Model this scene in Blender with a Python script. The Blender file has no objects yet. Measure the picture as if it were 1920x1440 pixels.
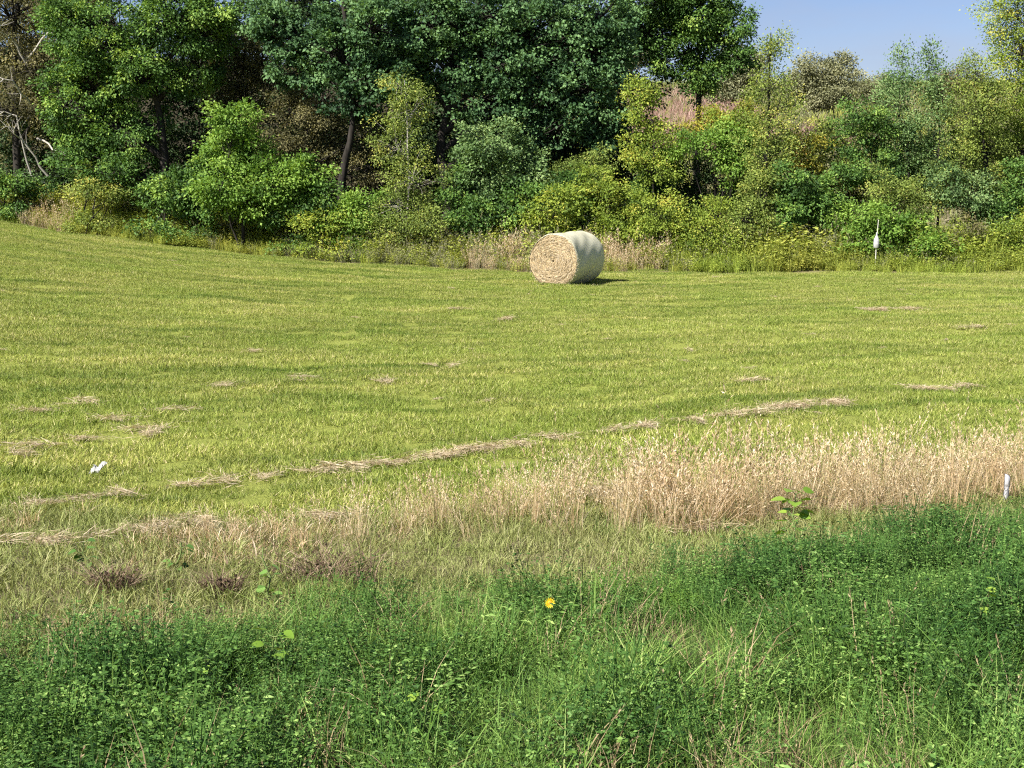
import bpy, math, random
import numpy as np
from mathutils import Vector, Matrix

# ------------------------------------------------------------------ camera, sky, sun, exposure
scene = bpy.context.scene
COL = scene.collection
FPX, CAMZ, PITCH = 2400.0, 3.08, math.radians(9.23)
SUN_EL = math.radians(42.0)
SUN_H = Vector((-0.72, -0.69, 0)).normalized()          # horizontal direction towards the sun

cam_d = bpy.data.cameras.new('camera')
cam_d.sensor_width = 36.0
cam_d.lens = FPX / 1920.0 * 36.0
cam_d.clip_start, cam_d.clip_end = 0.05, 3000.0
cam = bpy.data.objects.new('camera', cam_d)
cam.location = (0, 0, CAMZ)
cam.rotation_euler = (math.pi / 2 - PITCH, 0, 0)
COL.objects.link(cam)
scene.camera = cam

world = bpy.data.worlds.new('World')
scene.world = world
world.use_nodes = True
wn, wl = world.node_tree.nodes, world.node_tree.links
wn.clear()
w_out = wn.new('ShaderNodeOutputWorld')
w_bg = wn.new('ShaderNodeBackground')
w_sky = wn.new('ShaderNodeTexSky')
w_sky.sky_type = 'NISHITA'
w_sky.sun_disc = False
w_sky.sun_elevation = SUN_EL
w_sky.sun_rotation = math.atan2(SUN_H.x, SUN_H.y)
w_sky.air_density, w_sky.dust_density, w_sky.ozone_density = 1.0, 0.25, 4.0
w_bg.inputs['Strength'].default_value = 0.05
w_tint = wn.new('ShaderNodeMix'); w_tint.data_type = 'RGBA'; w_tint.blend_type = 'MULTIPLY'
w_tint.inputs[0].default_value = 1.0
w_tint.inputs[7].default_value = (.90, .85, .99, 1)
wl.new(w_sky.outputs[0], w_tint.inputs[6])
w_tc = wn.new('ShaderNodeTexCoord'); w_mp = wn.new('ShaderNodeMapping')
w_mp.inputs['Scale'].default_value = (1.0, 1.0, 3.2)
w_no = wn.new('ShaderNodeTexNoise'); w_no.inputs['Scale'].default_value = 4.2; w_no.inputs['Detail'].default_value = 6; w_no.inputs['Roughness'].default_value = .55
w_rp = wn.new('ShaderNodeValToRGB'); w_rp.color_ramp.elements[0].position = .42; w_rp.color_ramp.elements[1].position = .72
w_rp.color_ramp.elements[1].color = (.55, .55, .55, 1)
w_cl = wn.new('ShaderNodeMix'); w_cl.data_type = 'RGBA'; w_cl.inputs[7].default_value = (4.3, 4.6, 5.6, 1)
wl.new(w_tc.outputs['Generated'], w_mp.inputs[0]); wl.new(w_mp.outputs[0], w_no.inputs['Vector']); wl.new(w_no.outputs['Fac'], w_rp.inputs[0])
wl.new(w_rp.outputs[0], w_cl.inputs[0]); wl.new(w_tint.outputs[2], w_cl.inputs[6]); wl.new(w_cl.outputs[2], w_bg.inputs['Color'])
wl.new(w_bg.outputs[0], w_out.inputs['Surface'])

sun_d = bpy.data.lights.new('sun', 'SUN')
sun_d.energy = 5.0
sun_d.angle = math.radians(0.53)
sun_d.color = (1.0, 0.955, 0.88)
sun = bpy.data.objects.new('sun', sun_d)
sdir = Vector((SUN_H.x * math.cos(SUN_EL), SUN_H.y * math.cos(SUN_EL), math.sin(SUN_EL)))
sun.rotation_euler = sdir.to_track_quat('Z', 'Y').to_euler()
sun.location = sdir * 60
COL.objects.link(sun)

scene.view_settings.view_transform = 'Standard'
scene.view_settings.look = 'None'
scene.view_settings.gamma = 1.0
scene.view_settings.exposure = 1.2
scene.view_settings.use_curve_mapping = False
scene.cycles.use_denoising = False
scene.cycles.max_bounces = 4
scene.cycles.diffuse_bounces = 3
scene.cycles.glossy_bounces = 1
scene.cycles.transmission_bounces = 2
scene.cycles.transparent_max_bounces = 4
scene.cycles.filter_width = 1.2
scene.cycles.adaptive_threshold = 0.03

rng = np.random.default_rng(7)
random.seed(7)

# ------------------------------------------------------------------ helpers
def at(px, v, y):
    """the point at world depth y seen at photograph pixel (px, v)"""
    a, b = (px - 960) / FPX, -(v - 720) / FPX
    c, s = math.cos(PITCH), math.sin(PITCH)
    dy, dz = c + b * s, -s + b * c
    t = y / dy
    return np.array([a * t, y, CAMZ + dz * t])

def sstep(a, b, x):
    t = np.clip((x - a) / (b - a), 0, 1)
    return t * t * (3 - 2 * t)

BY = np.array([-60, -8, 0, 3, 5, 7, 9, 11, 16, 25, 36, 46, 60, 4000.])
BZ = np.array([1.5, 1.5, 1.38, 1.27, 1.06, .82, .60, .42, .24, .06, 0, -.1, -.1, -.1])
def ground(x, y):
    x = np.asarray(x, float); y = np.asarray(y, float)
    z = np.interp(y, BY, BZ) * .5 + np.interp(y - .8, BY, BZ) * .25 + np.interp(y + .8, BY, BZ) * .25
    rise = .00306 * np.minimum(x - 3, 0) ** 2
    rise = np.where(rise > 2.0, 2.0 + (rise - 2.0) * .25, rise)
    z = z + np.minimum(rise, 6)
    hill = np.maximum(0, y - 52)
    hill = np.where(hill < 6, hill ** 2 / 12, hill - 3) * .19
    hill = np.where(hill > 9, 9 + 4.5 * (1 - np.exp(-(hill - 9) / 4.5)), hill)
    z = z + hill
    z = z + .035 * np.sin(x * .9 + 1.3) * np.sin(y * .7) + .02 * np.sin(x * 2.3 + y * 1.7)
    return z

def gnormal(x, y, e=.25):
    nx = -(ground(x + e, y) - ground(x - e, y)) / (2 * e)
    ny = -(ground(x, y + e) - ground(x, y - e)) / (2 * e)
    n = np.stack([nx, ny, np.ones_like(nx)], -1)
    return n / np.linalg.norm(n, axis=-1, keepdims=True)

def new_mesh(name, verts, faces, tint=None, smooth=False, extra=None):
    """faces: a list of (n,k) index arrays"""
    me = bpy.data.meshes.new(name)
    verts = np.ascontiguousarray(verts, np.float32)
    faces = [np.asarray(f, np.int32) for f in (faces if isinstance(faces, list) else [faces]) if len(f)]
    me.vertices.add(len(verts))
    me.vertices.foreach_set('co', verts.ravel())
    tot = np.concatenate([np.full(len(f), f.shape[1], np.int32) for f in faces])
    idx = np.concatenate([f.ravel() for f in faces])
    start = np.concatenate([[0], np.cumsum(tot)[:-1]]).astype(np.int32)
    me.loops.add(len(idx)); me.loops.foreach_set('vertex_index', idx)
    me.polygons.add(len(tot)); me.polygons.foreach_set('loop_start', start)
    if smooth:
        me.polygons.foreach_set('use_smooth', np.ones(len(tot), bool))
    if tint is not None:
        a = me.attributes.new('tint', 'FLOAT', 'POINT')
        a.data.foreach_set('value', np.ascontiguousarray(tint, np.float32))
    for k, arr in (extra or {}).items():
        a = me.attributes.new(k, 'FLOAT', 'POINT')
        a.data.foreach_set('value', np.ascontiguousarray(arr, np.float32))
    me.update(calc_edges=True)
    return me

def put(name, me, mat=None, parent=None, loc=None):
    o = bpy.data.objects.new(name, me)
    if mat is not None and me is not None and not me.materials:
        me.materials.append(mat)
    COL.objects.link(o)
    if parent is not None:
        o.parent = parent
    if loc is not None:
        o.location = loc
    return o

def tag(o, label=None, cat=None, group=None, kind=None):
    if label: o['label'] = label
    if cat: o['category'] = cat
    if group: o['group'] = group
    if kind: o['kind'] = kind
    return o

def empty(name, loc):
    o = bpy.data.objects.new(name, None)
    o.location = loc
    o.empty_display_size = .2
    COL.objects.link(o)
    return o

def unit(v):
    return v / np.maximum(np.linalg.norm(v, axis=-1, keepdims=True), 1e-9)

# ------------------------------------------------------------------ materials
def mat_new(name):
    m = bpy.data.materials.new(name)
    m.use_nodes = True
    m.node_tree.nodes.clear()
    return m, m.node_tree.nodes, m.node_tree.links

def ramp(nodes, stops, interp='LINEAR'):
    r = nodes.new('ShaderNodeValToRGB')
    r.color_ramp.interpolation = interp
    els = r.color_ramp.elements
    while len(els) < len(stops):
        els.new(.5)
    for e, (p, c) in zip(els, stops):
        e.position = p
        e.color = (*c, 1)
    return r

def mixc(nodes, links, fac, a, b, mode='MIX'):
    n = nodes.new('ShaderNodeMix'); n.data_type = 'RGBA'; n.blend_type = mode
    for sock, val in ((n.inputs[0], fac), (n.inputs[6], a), (n.inputs[7], b)):
        if hasattr(val, 'node'): links.new(val, sock)
        elif isinstance(val, (int, float)): sock.default_value = val
        else: sock.default_value = (*val, 1)
    return n.outputs[2]

def math_n(nodes, links, op, a, b=0.0):
    n = nodes.new('ShaderNodeMath'); n.operation = op
    for i, val in enumerate((a, b)):
        if hasattr(val, 'node'): links.new(val, n.inputs[i])
        else: n.inputs[i].default_value = val
    return n.outputs[0]

def noise_n(nodes, links, vec, scale, detail=3, rough=.55):
    n = nodes.new('ShaderNodeTexNoise')
    n.inputs['Scale'].default_value = scale
    n.inputs['Detail'].default_value = detail
    n.inputs['Roughness'].default_value = rough
    if vec is not None: links.new(vec, n.inputs['Vector'])
    return n.outputs['Fac']

def leafy(name, stops, trans=.3, rough=.5, spec=.25, patch=None, pscale=.6, bands=False, rand=0.0, patch2=None):
    """plant tissue: colour by the tint of each leaf, a slow drift of hue over the ground, some light through it"""
    m, N, L = mat_new(name)
    out = N.new('ShaderNodeOutputMaterial')
    t = N.new('ShaderNodeAttribute'); t.attribute_name = 'tint'
    fac = t.outputs['Fac']
    if rand:
        oi = N.new('ShaderNodeObjectInfo')
        r = math_n(N, L, 'MULTIPLY', math_n(N, L, 'SUBTRACT', oi.outputs['Random'], .5), rand)
        fac = math_n(N, L, 'ADD', fac, r)
    rp = ramp(N, stops)
    L.new(fac, rp.inputs[0])
    col = rp.outputs[0]
    geo = N.new('ShaderNodeNewGeometry')
    if patch is not None:
        f = noise_n(N, L, geo.outputs['Position'], pscale, 4)
        pr = ramp(N, [(.38, (0, 0, 0)), (.64, (1, 1, 1))]); L.new(f, pr.inputs[0])
        col = mixc(N, L, pr.outputs[0], col, mixc(N, L, 1.0, col, patch, 'MULTIPLY'))
    if patch2 is not None:
        f = noise_n(N, L, geo.outputs['Position'], patch2[1], 5, .65)
        pr = ramp(N, [(patch2[2], (0, 0, 0)), (patch2[2] + .07, (1, 1, 1))]); L.new(f, pr.inputs[0])
        col = mixc(N, L, math_n(N, L, 'MULTIPLY', pr.outputs[0], patch2[3]), col, patch2[0])
    if bands:
        # swaths left by the mower, bending from the near ditch round to the line of the wood
        sp = N.new('ShaderNodeSeparateXYZ'); L.new(geo.outputs['Position'], sp.inputs[0])
        a = math_n(N, L, 'SUBTRACT', .9, math_n(N, L, 'MULTIPLY', sp.outputs[1], .026))
        phi = math_n(N, L, 'SUBTRACT', sp.outputs[1], math_n(N, L, 'MULTIPLY', sp.outputs[0], a))
        cb = N.new('ShaderNodeCombineXYZ')
        L.new(math_n(N, L, 'MULTIPLY', phi, 1.5), cb.inputs[0])
        L.new(math_n(N, L, 'MULTIPLY', sp.outputs[0], .11), cb.inputs[1])
        f = noise_n(N, L, cb.outputs[0], 1.0, 3, .6)
        pr = ramp(N, [(.34, (.50, .62, .45)), (.47, (.95, .97, .93)), (.55, (1.08, 1.06, 1.1)), (.64, (1.42, 1.32, 1.5))]); L.new(f, pr.inputs[0])
        col = mixc(N, L, 1.0, col, pr.outputs[0], 'MULTIPLY')
    p = N.new('ShaderNodeBsdfPrincipled')
    p.inputs['Roughness'].default_value = rough
    p.inputs['Specular IOR Level'].default_value = spec
    L.new(col, p.inputs['Base Color'])
    if trans > 0:
        tr = N.new('ShaderNodeBsdfTranslucent')
        L.new(mixc(N, L, 1.0, col, (1.15, 1.1, .55), 'MULTIPLY'), tr.inputs['Color'])
        mx = N.new('ShaderNodeMixShader'); mx.inputs[0].default_value = trans
        L.new(p.outputs[0], mx.inputs[1]); L.new(tr.outputs[0], mx.inputs[2])
        L.new(mx.outputs[0], out.inputs[0])
    else:
        L.new(p.outputs[0], out.inputs[0])
    return m

def plain(name, c0, c1, scale=6.0, rough=.85, spec=.2, bump=.0, stretch=(1, 1, 1)):
    m, N, L = mat_new(name)
    out = N.new('ShaderNodeOutputMaterial')
    tc = N.new('ShaderNodeTexCoord'); mp = N.new('ShaderNodeMapping')
    mp.inputs['Scale'].default_value = stretch
    L.new(tc.outputs['Object'], mp.inputs[0])
    f = noise_n(N, L, mp.outputs[0], scale, 6, .65)
    pr = ramp(N, [(.3, c0), (.7, c1)]); L.new(f, pr.inputs[0])
    p = N.new('ShaderNodeBsdfPrincipled')
    p.inputs['Roughness'].default_value = rough
    p.inputs['Specular IOR Level'].default_value = spec
    L.new(pr.outputs[0], p.inputs['Base Color'])
    if bump:
        b = N.new('ShaderNodeBump'); b.inputs['Strength'].default_value = bump; b.inputs['Distance'].default_value = .02
        L.new(f, b.inputs['Height']); L.new(b.outputs[0], p.inputs['Normal'])
    L.new(p.outputs[0], out.inputs[0])
    return m

def lc(*h):      # sRGB 0-255 -> linear
    return tuple(((c / 255) / 12.92 if c <= 10 else ((c / 255 + .055) / 1.055) ** 2.4) for c in h)

M = {}
M['bark'] = plain('dark_bark', (.014, .012, .010), (.05, .044, .038), 9, .95, .1, .6, (1, 1, .25))
M['grey_bark'] = plain('grey_bark', (.10, .095, .085), (.25, .235, .21), 9, .95, .1, .5, (1, 1, .25))
M['dead_wood'] = plain('dead_wood', (.26, .235, .20), (.46, .43, .38), 12, .9, .1, .3, (1, 1, .2))
# leaves: dark, middle and light tints of each kind
M['maple'] = leafy('maple_leaf', [(0, (.025, .060, .025)), (.5, (.068, .142, .052)), (1, (.155, .27, .10))], .25, .6, .2)
M['green'] = leafy('green_leaf', [(0, (.036, .078, .02)), (.5, (.088, .178, .038)), (.85, (.17, .29, .06)), (1, (.29, .41, .085))], .30, .6, .2)
M['bright'] = leafy('bright_leaf', [(0, (.065, .135, .02)), (.5, (.15, .27, .042)), (1, (.28, .41, .08))], .35, .6, .2)
M['olive'] = leafy('olive_leaf', [(0, (.072, .105, .022)), (.5, (.185, .25, .052)), (.85, (.315, .385, .085)), (1, (.42, .41, .10))], .3, .65, .2)
M['brown'] = leafy('brown_olive_leaf', [(0, (.05, .05, .022)), (.5, (.125, .122, .052)), (1, (.25, .225, .10))], .28, .65, .2)
M['yellow'] = leafy('yellow_green_leaf', [(0, (.09, .145, .022)), (.5, (.225, .305, .045)), (.88, (.36, .43, .07)), (1, (.46, .44, .08))], .35, .65, .2)
M['gold'] = leafy('golden_leaf', [(0, (.14, .17, .025)), (.5, (.33, .32, .05)), (.95, (.46, .40, .06)), (1, (.55, .32, .07))], .35, .65, .2)
M['poplar'] = leafy('poplar_leaf', [(0, (.05, .095, .034)), (.5, (.125, .215, .068)), (1, (.27, .37, .14))], .28, .6, .22)
M['silver'] = leafy('grey_olive_leaf', [(0, (.11, .12, .06)), (.5, (.22, .23, .12)), (1, (.34, .335, .19))], .25, .65, .2)
M['shade'] = leafy('shade_dark_leaf', [(0, (.02, .04, .015)), (.5, (.045, .085, .028)), (1, (.085, .13, .048))], .25, .6, .2)  # shade of the wood's interior put into the leaf colour

# ------------------------------------------------------------------ ground
def graded(lo, hi, fine_lo, fine_hi, fine, grow):
    a = list(np.arange(fine_lo, fine_hi + 1e-6, fine))
    s, p = fine, a[-1]
    while p < hi:
        s *= grow; p += s; a.append(p)
    s, p, b = fine, a[0], []
    while p > lo:
        s *= grow; p -= s; b.append(p)
    return np.array(b[::-1] + a)
gx = graded(-900, 900, -24, 24, .4, 1.12)
gy = graded(-120, 1500, -2, 60, .4, 1.10)
GX, GY = np.meshgrid(gx, gy)
GZ = ground(GX, GY)
nx, ny = len(gx), len(gy)
ii = np.arange(nx * ny).reshape(ny, nx)
gf = np.stack([ii[:-1, :-1], ii[:-1, 1:], ii[1:, 1:], ii[1:, :-1]], -1).reshape(-1, 4)
def lush_edge(x): return 6.5 + .64 * x + .015 * x * x
def dry_mid(x): return 8.65 + .48 * x
def field_near(x): return np.maximum(dry_mid(x) + .3, 8.15)
def edge_y(x):      # back edge of the mown field
    return 42.0 + np.maximum(0, -x - 1) * .34
zone_lush = 1 - sstep(-.4, .6, GY - np.clip(lush_edge(GX), 3, 9.5))
zone_field = sstep(-.2, .6, GY - field_near(np.clip(GX, -9, 9))) * (1 - sstep(-.6, .6, GY - edge_y(GX)))
zone_hill = sstep(53, 62, GY) * sstep(-4, 3, GX)
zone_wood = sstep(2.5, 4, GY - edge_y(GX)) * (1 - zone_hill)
me = new_mesh('ground', np.stack([GX, GY, GZ], -1).reshape(-1, 3), gf, smooth=True,
              extra={'lush': zone_lush.ravel(), 'field': zone_field.ravel(), 'hill': zone_hill.ravel(), 'wood': zone_wood.ravel()})
m, N, L = mat_new('soil_and_thatch')
out = N.new('ShaderNodeOutputMaterial'); p = N.new('ShaderNodeBsdfPrincipled')
geo = N.new('ShaderNodeNewGeometry')
f1 = noise_n(N, L, geo.outputs['Position'], 1.3, 6, .6)
f2 = noise_n(N, L, geo.outputs['Position'], 28, 5, .7)
def two(a, b, f):
    r = ramp(N, [(.32, a), (.68, b)]); L.new(f, r.inputs[0]); return r.outputs[0]
def attr(n):
    a = N.new('ShaderNodeAttribute'); a.attribute_name = n; return a.outputs['Fac']
col = two((.13, .11, .055), (.24, .21, .11), f2)
col = mixc(N, L, attr('lush'), col, two((.035, .045, .018), (.075, .085, .035), f2))
col = mixc(N, L, attr('field'), col, two((.16, .19, .035), (.30, .325, .075), f2))
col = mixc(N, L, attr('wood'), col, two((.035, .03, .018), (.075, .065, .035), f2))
col = mixc(N, L, attr('hill'), col, two((.17, .165, .085), (.29, .235, .165), f1))
L.new(col, p.inputs['Base Color']); p.inputs['Roughness'].default_value = .95; p.inputs['Specular IOR Level'].default_value = .1
bp = N.new('ShaderNodeBump'); bp.inputs['Strength'].default_value = .8; bp.inputs['Distance'].default_value = .04
L.new(f2, bp.inputs['Height']); L.new(bp.outputs[0], p.inputs['Normal']); L.new(p.outputs[0], out.inputs[0])
tag(put('ground', me, m), kind='structure')

# ------------------------------------------------------------------ tubes and leaves
class Tubes:
    def __init__(s): s.v, s.f, s.n = [], [], 0
    def add(s, pts, radii, k=6, cap=True):
        pts = np.asarray(pts, float); n = len(pts)
        radii = np.asarray(radii, float)
        d = unit(np.gradient(pts, axis=0))
        ref = np.array([0.31, .95, .1]) if abs(d[0][2]) > .8 else np.array([0, 0, 1.])
        u = unit(np.cross(d, ref)); w = np.cross(d, u)
        a = np.linspace(0, 2 * math.pi, k, endpoint=False)
        ring = pts[:, None] + radii[:, None, None] * (np.cos(a)[None, :, None] * u[:, None] + np.sin(a)[None, :, None] * w[:, None])
        base = s.n
        s.v.append(ring.reshape(-1, 3)); s.n += n * k
        i = np.arange(n - 1)[:, None] * k; j = np.arange(k)[None]
        q = np.stack([i + j, i + (j + 1) % k, i + k + (j + 1) % k, i + k + j], -1).reshape(-1, 4) + base
        s.f.append(q)
    def mesh(s, name):
        return new_mesh(name, np.concatenate(s.v), [np.concatenate(s.f)], smooth=True)

def bez(p0, p1, p2, n):
    t = np.linspace(0, 1, n)[:, None]
    return (1 - t) ** 2 * p0 + 2 * t * (1 - t) * p1 + t * t * p2

def leaf_quads(pos, direction, normal, length, width, tint, fold=.12):
    """rhombic leaves creased along the midrib"""
    d = unit(direction); w = unit(np.cross(normal, d)); n = np.cross(d, w)
    Lh, Wd = length[:, None], width[:, None]
    mid = pos + d * Lh * .45
    v = np.stack([pos, mid + w * Wd * .5 + n * Lh * fold, pos + d * Lh - n * Lh * fold * .6, mid - w * Wd * .5 + n * Lh * fold], 1)
    f = np.arange(len(pos) * 4).reshape(-1, 4)
    return v.reshape(-1, 3), f, np.repeat(tint, 4)

LEAF_COUNT = [0]
FOL, FOLP, LEAFK = 1.6, 2.4, .92
def woody(name, label, cat, px, y, mat, lobes, leaf=.11, aspect=.62, dens=1.0, per=42, clump=.34, trunk_r=.14,
          bark='bark', lean=0.0, stems=1, group=None, upright=0.0, seed=0, dead=None, parts=('trunk', 'crown'), open_=.5,
          tip_scale=1.0, base_dx=0.0, trunk_path=None, var=.27):
    """a tree or shrub: tapered trunk and limbs; leaves in clumps at the branch ends of several lobes.
    lobes: (px, v, half width px, half height px, depth offset m)"""
    r = np.random.default_rng(1000 + seed + int(px * 7 + y * 13))
    bx = (px - 960) / FPX * y * 1.012 + base_dx
    base = np.array([bx, y, float(ground(bx, y))])
    root = empty(name, base)
    tag(root, label, cat, group)
    k = y / FPX * 1.012
    LB = []
    for lb in lobes:
        c = at(lb[0], lb[1], y + (lb[4] if len(lb) > 4 else r.uniform(-.5, .5)))
        a, h = lb[2] * k * 1.1, lb[3] * k * 1.1
        LB.append((c - base, np.array([a, max(.45, (a + h) * .5 * .9), h]), .4 if lb[1] < -40 else 1.0))
    if parts[0] == 'stem':          # low skirts of foliage
        wm = float(np.mean([q_[1][0] for q_ in LB]))
        LB.append((np.array([-wm * .5, -.2, .5]), np.array([wm * .7, .5, .38]), .45))
        LB.append((np.array([wm * .5, -.2, .45]), np.array([wm * .7, .5, .36]), .45))
    tb = Tubes()
    top = max(q_[0][2] for q_ in LB)
    ctr = np.mean([q_[0] for q_ in LB], 0)
    stem_paths = []
    for s in range(stems):
        ang = r.uniform(0, 6.28); off = np.array([math.cos(ang), math.sin(ang), 0]) * (.12 * s)
        if trunk_path is not None and s == 0:
            pts = np.array([at(q[0], q[1], y) - base for q in trunk_path])
            pts[0] = (pts[0][0], pts[0][1], -.25)
            t = np.linspace(0, 1, 10)
            tt = np.linspace(0, 1, len(pts))
            path = np.stack([np.interp(t, tt, pts[:, i]) for i in range(3)], 1)
        else:
            tgt = ctr * .75 + np.array([0, 0, top * .35]) if s == 0 else LB[r.integers(len(LB))][0]
            tgt = np.array([tgt[0] + lean, tgt[1], max(tgt[2], top * .8) if s == 0 else tgt[2]])
            path = bez(off + np.array([0, 0, -.25]), np.array([tgt[0] * .25, tgt[1] * .25, tgt[2] * .5]) + off * 2, tgt, 10)
        path = path + np.cumsum(r.normal(0, .025, path.shape), 0) * np.array([1, 1, .2])
        rr = trunk_r * (1 if s == 0 else .6)
        tb.add(path, rr * np.linspace(1.0, .22, 10) * np.where(np.arange(10) == 0, 1.35, 1), 7)
        stem_paths.append((path, rr))
    P, D, T = [], [], []
    for c, rad, lw in LB:
        path, rr = stem_paths[r.integers(len(stem_paths))]
        i = int(np.argmin(np.abs(path[:, 2] - (c[2] - np.linalg.norm(c[:2] - path[-1][:2]) * .55 - rad[2] * .4))))
        i = min(max(i, 2), 8)
        p0 = path[i]
        mid = (p0 + c) * .5 + np.array([0, 0, .12 * np.linalg.norm(c - p0)]) + r.normal(0, .12, 3)
        lim = bez(p0, mid, c, 7)
        lr = max(.02, rr * .5)
        tb.add(lim, np.linspace(lr, lr * .35, 7), 5)
        area = rad[0] * rad[1] + rad[1] * rad[2] + rad[0] * rad[2]
        nt = max(6, int(lw * dens * FOL * 8.5 * area / (clump / .34) ** 1.2))
        q = r.normal(size=(nt, 3)); q = unit(q) * (r.uniform(open_, 1.0, (nt, 1)) ** .8)
        wob = 1 + .34 * np.sin(q[:, :1] * 5 + c[0] * 3) * np.cos(q[:, 2:] * 4 + c[2])
        tips = c + q * rad * wob
        for tpt in tips:
            s0 = lim[r.integers(3, 7)]
            m0 = (s0 + tpt) * .5 + r.normal(0, .08, 3) + np.array([0, 0, upright * .3])
            br = bez(s0, m0, tpt, 4)
            tb.add(br, np.linspace(lr * .3, .006, 4), 3)
        npl = r.poisson(per * FOLP, nt)
        ctint = r.normal(.5, var, nt)
        rep = np.repeat(np.arange(nt), npl)
        g = r.normal(size=(len(rep), 3)) * np.array([1, 1, .62 + upright * .6]) * clump * .55 * tip_scale
        P.append(tips[rep] + g)
        outw = unit(tips - c)[rep]
        D.append(unit(outw * .7 + unit(g) * .6 + r.normal(size=g.shape) * .6 + np.array([0, 0, -.35 + upright])))
        T.append(np.clip(ctint[rep] + r.normal(0, .16, len(rep)), 0, 1))
    P, D, T = np.concatenate(P), np.concatenate(D), np.concatenate(T)
    keep = P[:, 2] > -.0
    P, D, T = P[keep], D[keep], T[keep]
    nrm = unit(np.array([-.25, -.4, .68]) + r.normal(size=P.shape) * .62)
    ln = leaf * LEAFK * r.uniform(.65, 1.25, len(P))
    v, f, t = leaf_quads(P, D, nrm, ln, ln * aspect * r.uniform(.8, 1.15, len(P)), T)
    LEAF_COUNT[0] += len(P)
    put(parts[0], tb.mesh(parts[0]), M[bark], root)
    put(parts[1], new_mesh(parts[1], v, [f], t), M[mat], root)
    if dead:
        for chain in dead:
            pts = np.array([at(q[0], q[1], y + q[2]) - base for q in chain])
            tt = np.linspace(0, 1, len(pts)); t_ = np.linspace(0, 1, 9)
            path = np.stack([np.interp(t_, tt, pts[:, i]) for i in range(3)], 1)
            path[1:-1] += r.normal(0, .06, (7, 3))
            db = Tubes()
            db.add(path, np.linspace(.05, .012, 9), 5)
            for _ in range(8):
                i = r.integers(2, 8)
                dvec = unit(path[i] - path[i - 1] + r.normal(0, .5, 3) * .25)
                side = unit(np.cross(dvec, r.normal(size=3)))
                e = path[i] + (dvec * .7 + side * .6) * r.uniform(.3, .8)
                db.add(bez(path[i], (path[i] + e) / 2 + r.normal(0, .05, 3), e, 4), np.linspace(.016, .006, 4), 3)
            put('dead_branch', db.mesh('dead_branch'), M['dead_wood'], root)
    return root

# ------------------------------------------------------------------ the wood
SH = dict(parts=('stem', 'foliage'), stems=4, trunk_r=.045, clump=.3)
W1, W2 = 'trees of the wood edge', 'shrubs along the wood edge'
WB = 'trees standing deeper in the wood'

woody('deciduous_tree', 'half-bare olive-brown tree with pale dead twigs at the left edge', 'tree', 55, 50.5, 'brown',
      [(20, 30, 75, 55), (70, 130, 60, 50), (60, -90, 130, 100), (5, 205, 55, 40), (85, 215, 45, 35), (-60, 100, 60, 80)], dens=.62, per=34, trunk_r=.2, group=W1, seed=1,
      dead=[[(60, 330, -.6), (30, 215, -1.2), (-20, 205, -1.8)], [(70, 260, -.5), (110, 285, -1.4), (140, 287, -2)], [(50, 120, -.6), (20, 75, -1.2), (-10, 40, -1.6)],
            [(50, 110, -.6), (100, 40, -1.2), (108, -20, -1.6)], [(90, 330, -1), (40, 260, -1.6), (0, 225, -2.2)], [(60, 200, -1), (20, 150, -2), (-20, 155, -2.4)]])
woody('deciduous_tree', 'tall dense dark-green tree second from the left edge', 'tree', 285, 48.5, 'green',
      [(190, 55, 90, 75), (330, 30, 95, 70), (175, 165, 75, 70), (255, 130, 70, 60), (235, 250, 75, 60), (365, 125, 45, 60), (150, 275, 50, 40), (390, 40, 45, 60),
       (260, -110, 150, 100, 1.2), (200, 325, 60, 35), (120, 200, 35, 60), (130, 60, 40, 60)], leaf=.125, dens=.8, trunk_r=.24, group=W1, seed=2, per=46,
      trunk_path=[(305, 385), (312, 300), (300, 190), (280, 60)])
woody('deciduous_tree', 'brownish sparse elm-like tree between the dark-green tree and the maples', 'tree', 455, 51.5, 'brown',
      [(440, 130, 55, 45), (465, 195, 55, 45), (430, 70, 40, 35), (500, 110, 45, 45), (420, 190, 30, 40), (530, 190, 40, 40)], dens=.8, leaf=.1, group=W1, seed=3, trunk_r=.13)
woody('maple_tree', 'dark blue-green maple with leaning forked trunk left of centre', 'tree', 633, 47.6, 'maple',
      [(545, 55, 75, 50), (640, 95, 80, 45), (560, 125, 65, 40), (705, 55, 75, 55), (620, -100, 170, 90, 1.2), (700, 140, 55, 40), (665, 190, 45, 35), (505, 40, 40, 45), (730, 110, 40, 40)],
      leaf=.14, dens=.62, per=36, trunk_r=.19, clump=.3, group=W1, seed=4, aspect=.8, trunk_path=[(630, 395), (640, 320), (662, 250), (668, 150), (650, 40)])
woody('maple_tree', 'broad dark blue-green maple spreading over the centre of the wood edge', 'tree', 845, 48.4, 'maple',
      [(800, 50, 80, 60), (890, 35, 90, 60), (850, 130, 75, 50), (945, 115, 85, 60), (1010, 55, 85, 55), (1085, 95, 75, 55), (905, 195, 70, 40), (1010, 165, 80, 45), (1100, 165, 65, 50),
       (1060, 235, 65, 40), (1130, 235, 45, 50), (960, 245, 60, 40), (950, -110, 230, 90, 1.4), (1130, 30, 60, 60), (1150, 100, 40, 50), (780, 130, 40, 40)],
      leaf=.14, dens=.62, per=36, trunk_r=.27, clump=.3, group=W1, seed=5, aspect=.8, trunk_path=[(850, 430), (838, 350), (825, 270), (850, 180), (880, 60)])
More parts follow.
